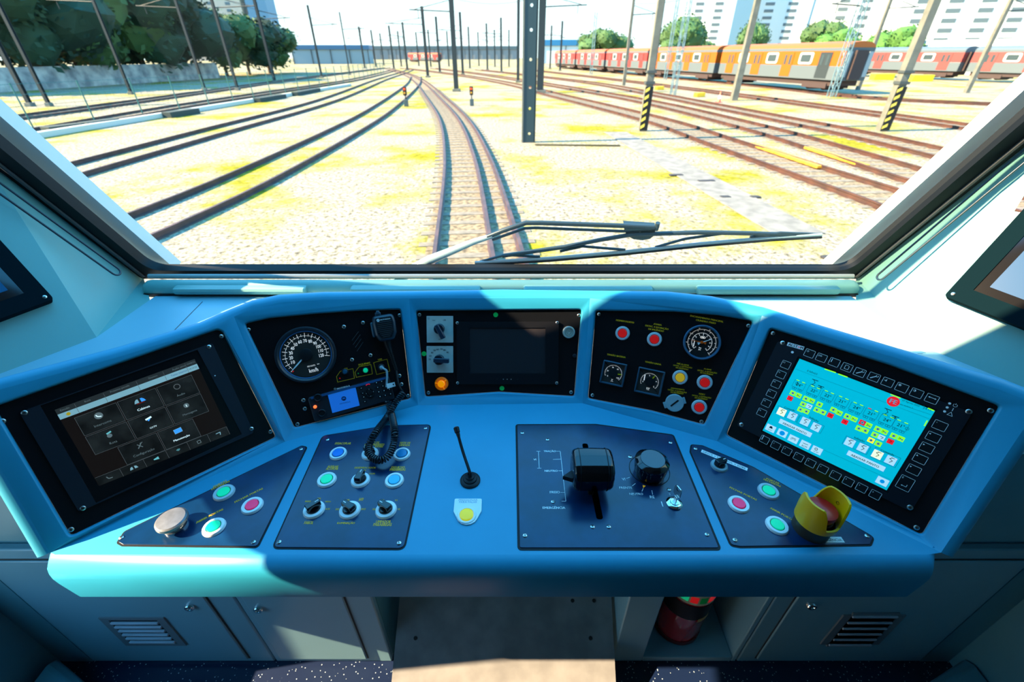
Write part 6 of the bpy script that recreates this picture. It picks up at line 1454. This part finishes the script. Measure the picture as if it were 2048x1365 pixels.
#---- trains
tg = mat('train_grey', (.10, .125, .14), .4); to = mat('train_orange', (.40, .085, .0), .45); trd = mat('train_red', (.36, .03, .025), .45); ttop = mat('train_roof', (.44, .09, .0), .5); dk = mat('underframe', (.05, .03, .028), .8); wf = mat('win_frame', (.5, .52, .5), .5); wdk = mat('win_pane', (.04, .06, .07), .2)
RB = {}
def car(Pn, yaw, L, lab, band, roofm, group, near_end=False):
    """local +x runs away along the train, the near side is local +y (towards the cab)"""
    M = Matrix.Translation(Pn)@Matrix.Rotation(yaw, 4, 'Z'); key_ = (band.name, near_end)
    if key_ in RB: return dup(RB[key_], M, lab, group)
    t = thing('train_car', lab, 'train car', M, group); RB[key_] = t
    W2 = 1.45
    def prof(z0, z1, s=1): return None
    b = B(); box(b, .3, L-.3, -W2, W2, 1.0, 2.15); obj('lower_body', b, tg, t, bevel=.04)
    b = B(); box(b, .3, L-.3, -W2+.01, W2-.01, 2.15, 3.35); obj('upper_band', b, band, t)
    b = B(); box(b, .3, L-.3, -W2, W2, 3.35, 3.6); obj('eave_band', b, tg, t)
    b = B(); rp_ = [(W2, 3.6), (W2-.15, 3.82), (W2-.6, 4.02), (0, 4.1), (-W2+.6, 4.02), (-W2+.15, 3.82), (-W2, 3.6)]; loft(b, [[Vector((x, y, z)) for y, z in rp_] for x in (.3, L-.3)], True, True); obj('roof', b, roofm, t)
    b = B(); box(b, .8, L-.8, -W2+.2, W2-.25, .55, 1.0); obj('underframe', b, dk, t)
    for xc in (3.2, L-3.2):
        b = B(); box(b, xc-1.6, xc+1.6, -W2+.25, W2-.15, .32, .75)
        for xw in (-1.0, 1.0): lathe(b, [(0, -1.0), (.42, -1.0), (.42, 1.05), (0, 1.05)], 18, M=Matrix.Translation((xc+xw, 0, .42+.15))@Matrix.Rotation(math.pi/2, 4, 'X'))
        obj('bogie', b, dk, t)
    xd = [L*(i+.5)/4 for i in range(4)]
    for i, x in enumerate(xd):
        b = B(); box(b, x-.75, x+.75, W2-.02, W2+.03, 1.15, 3.25); d = obj('door', b, band if not (near_end and i == 0) else mat('door_open', (.02, .03, .035), .6), t)
        for s in (-.35, .35): b = B(); box(b, x+s-.16, x+s+.16, W2+.02, W2+.045, 2.2, 3.05); obj('door_window', b, wdk, d)
    for i in range(3):
        x = L*(i+1)/4
        b = B(); prism(b, rrect(0, 0, 1.9, 1.0, .25, 4), 0, .05, Matrix.Translation((x, W2-.01, 2.75))@Matrix.Rotation(-math.pi/2, 4, 'X')); f_ = obj('window_frame', b, wf, t)
        b = B(); prism(b, rrect(0, 0, 1.35, .62, .12, 3), .05, .07, Matrix.Translation((x, W2-.01, 2.75))@Matrix.Rotation(-math.pi/2, 4, 'X')); obj('window_pane', b, wdk, f_)
    b = B(); box(b, .0, .3, -.6, .6, 1.1, 3.4); obj('gangway', b, dk, t)
    if near_end:
        b = B(); box(b, .24, .3, -W2+.05, W2-.05, 1.0, 3.6); obj('end_wall', b, mat('end_dark', (.06, .08, .09), .5), t)
        for s in (-1, 1): b = B(); box(b, .18, .26, s*1.1-.22, s*1.1+.22, 1.3, 3.3); obj('end_panel', b, mat('end_grey', (.28, .32, .34), .4), t)
    return t
A = g2(1668, 190); Bn = g2(1118, 137); d = (Bn-A); d.z = 0; yaw = math.atan2(d.y, d.x); dd = d.normalized()
sd = Vector((dd.y, -dd.x, 0))
n = int(d.length/21)+1
labs = ['orange and grey train car at the near end with open door', 'second orange and grey car of the long train', 'third car of the orange train, paler red', 'fourth car of the orange train', 'fifth car of the orange train', 'sixth car, at the far end of the train']
for i in range(n):
    Pn = A+dd*(21*i)+sd*1.5+Vector((0, 0, .12)); car(Pn, yaw, 20.4, labs[min(i, 5)], to if i < 2 else trd, ttop, 'cars of the long orange train', i == 0)
A = g2(2330, 180); Bn = g2(1690, 152); d = (Bn-A); d.z = 0; yaw = math.atan2(d.y, d.x); dd = d.normalized(); sd = Vector((dd.y, -dd.x, 0)); n = int(d.length/21)+1
labs = ['faded red and grey train car furthest right', 'faded red and grey car, second from the right edge', 'faded red car behind the striped right mast', 'faded red car just right of the lattice mast', 'faded red car hidden partly behind the orange train']
pale = mat('train_pale_red', (.26, .045, .04), .5)
for i in range(n+1):
    car(A+dd*(21*i)+sd*1.5+Vector((0, 0, .12)), yaw, 20.4, labs[min(i, 4)], pale, tg, 'cars of the faded red train')
# far small red car by the horizon left
A = g2(882, 125); car(A, 2.6, 20.4, 'small red train car on the horizon left of centre', trd, ttop, None)
for i, (px, py, lab) in enumerate(((1762, 160, 'yellow machine under the far train, left one'), (1838, 163, 'yellow machine under the far train, right one'))): slab((px, py), 3.2, 1.0, .8, .1, mat('yel_mach', (.85, .70, .02), .5), 'maintenance_trolley', lab, 'trolley')
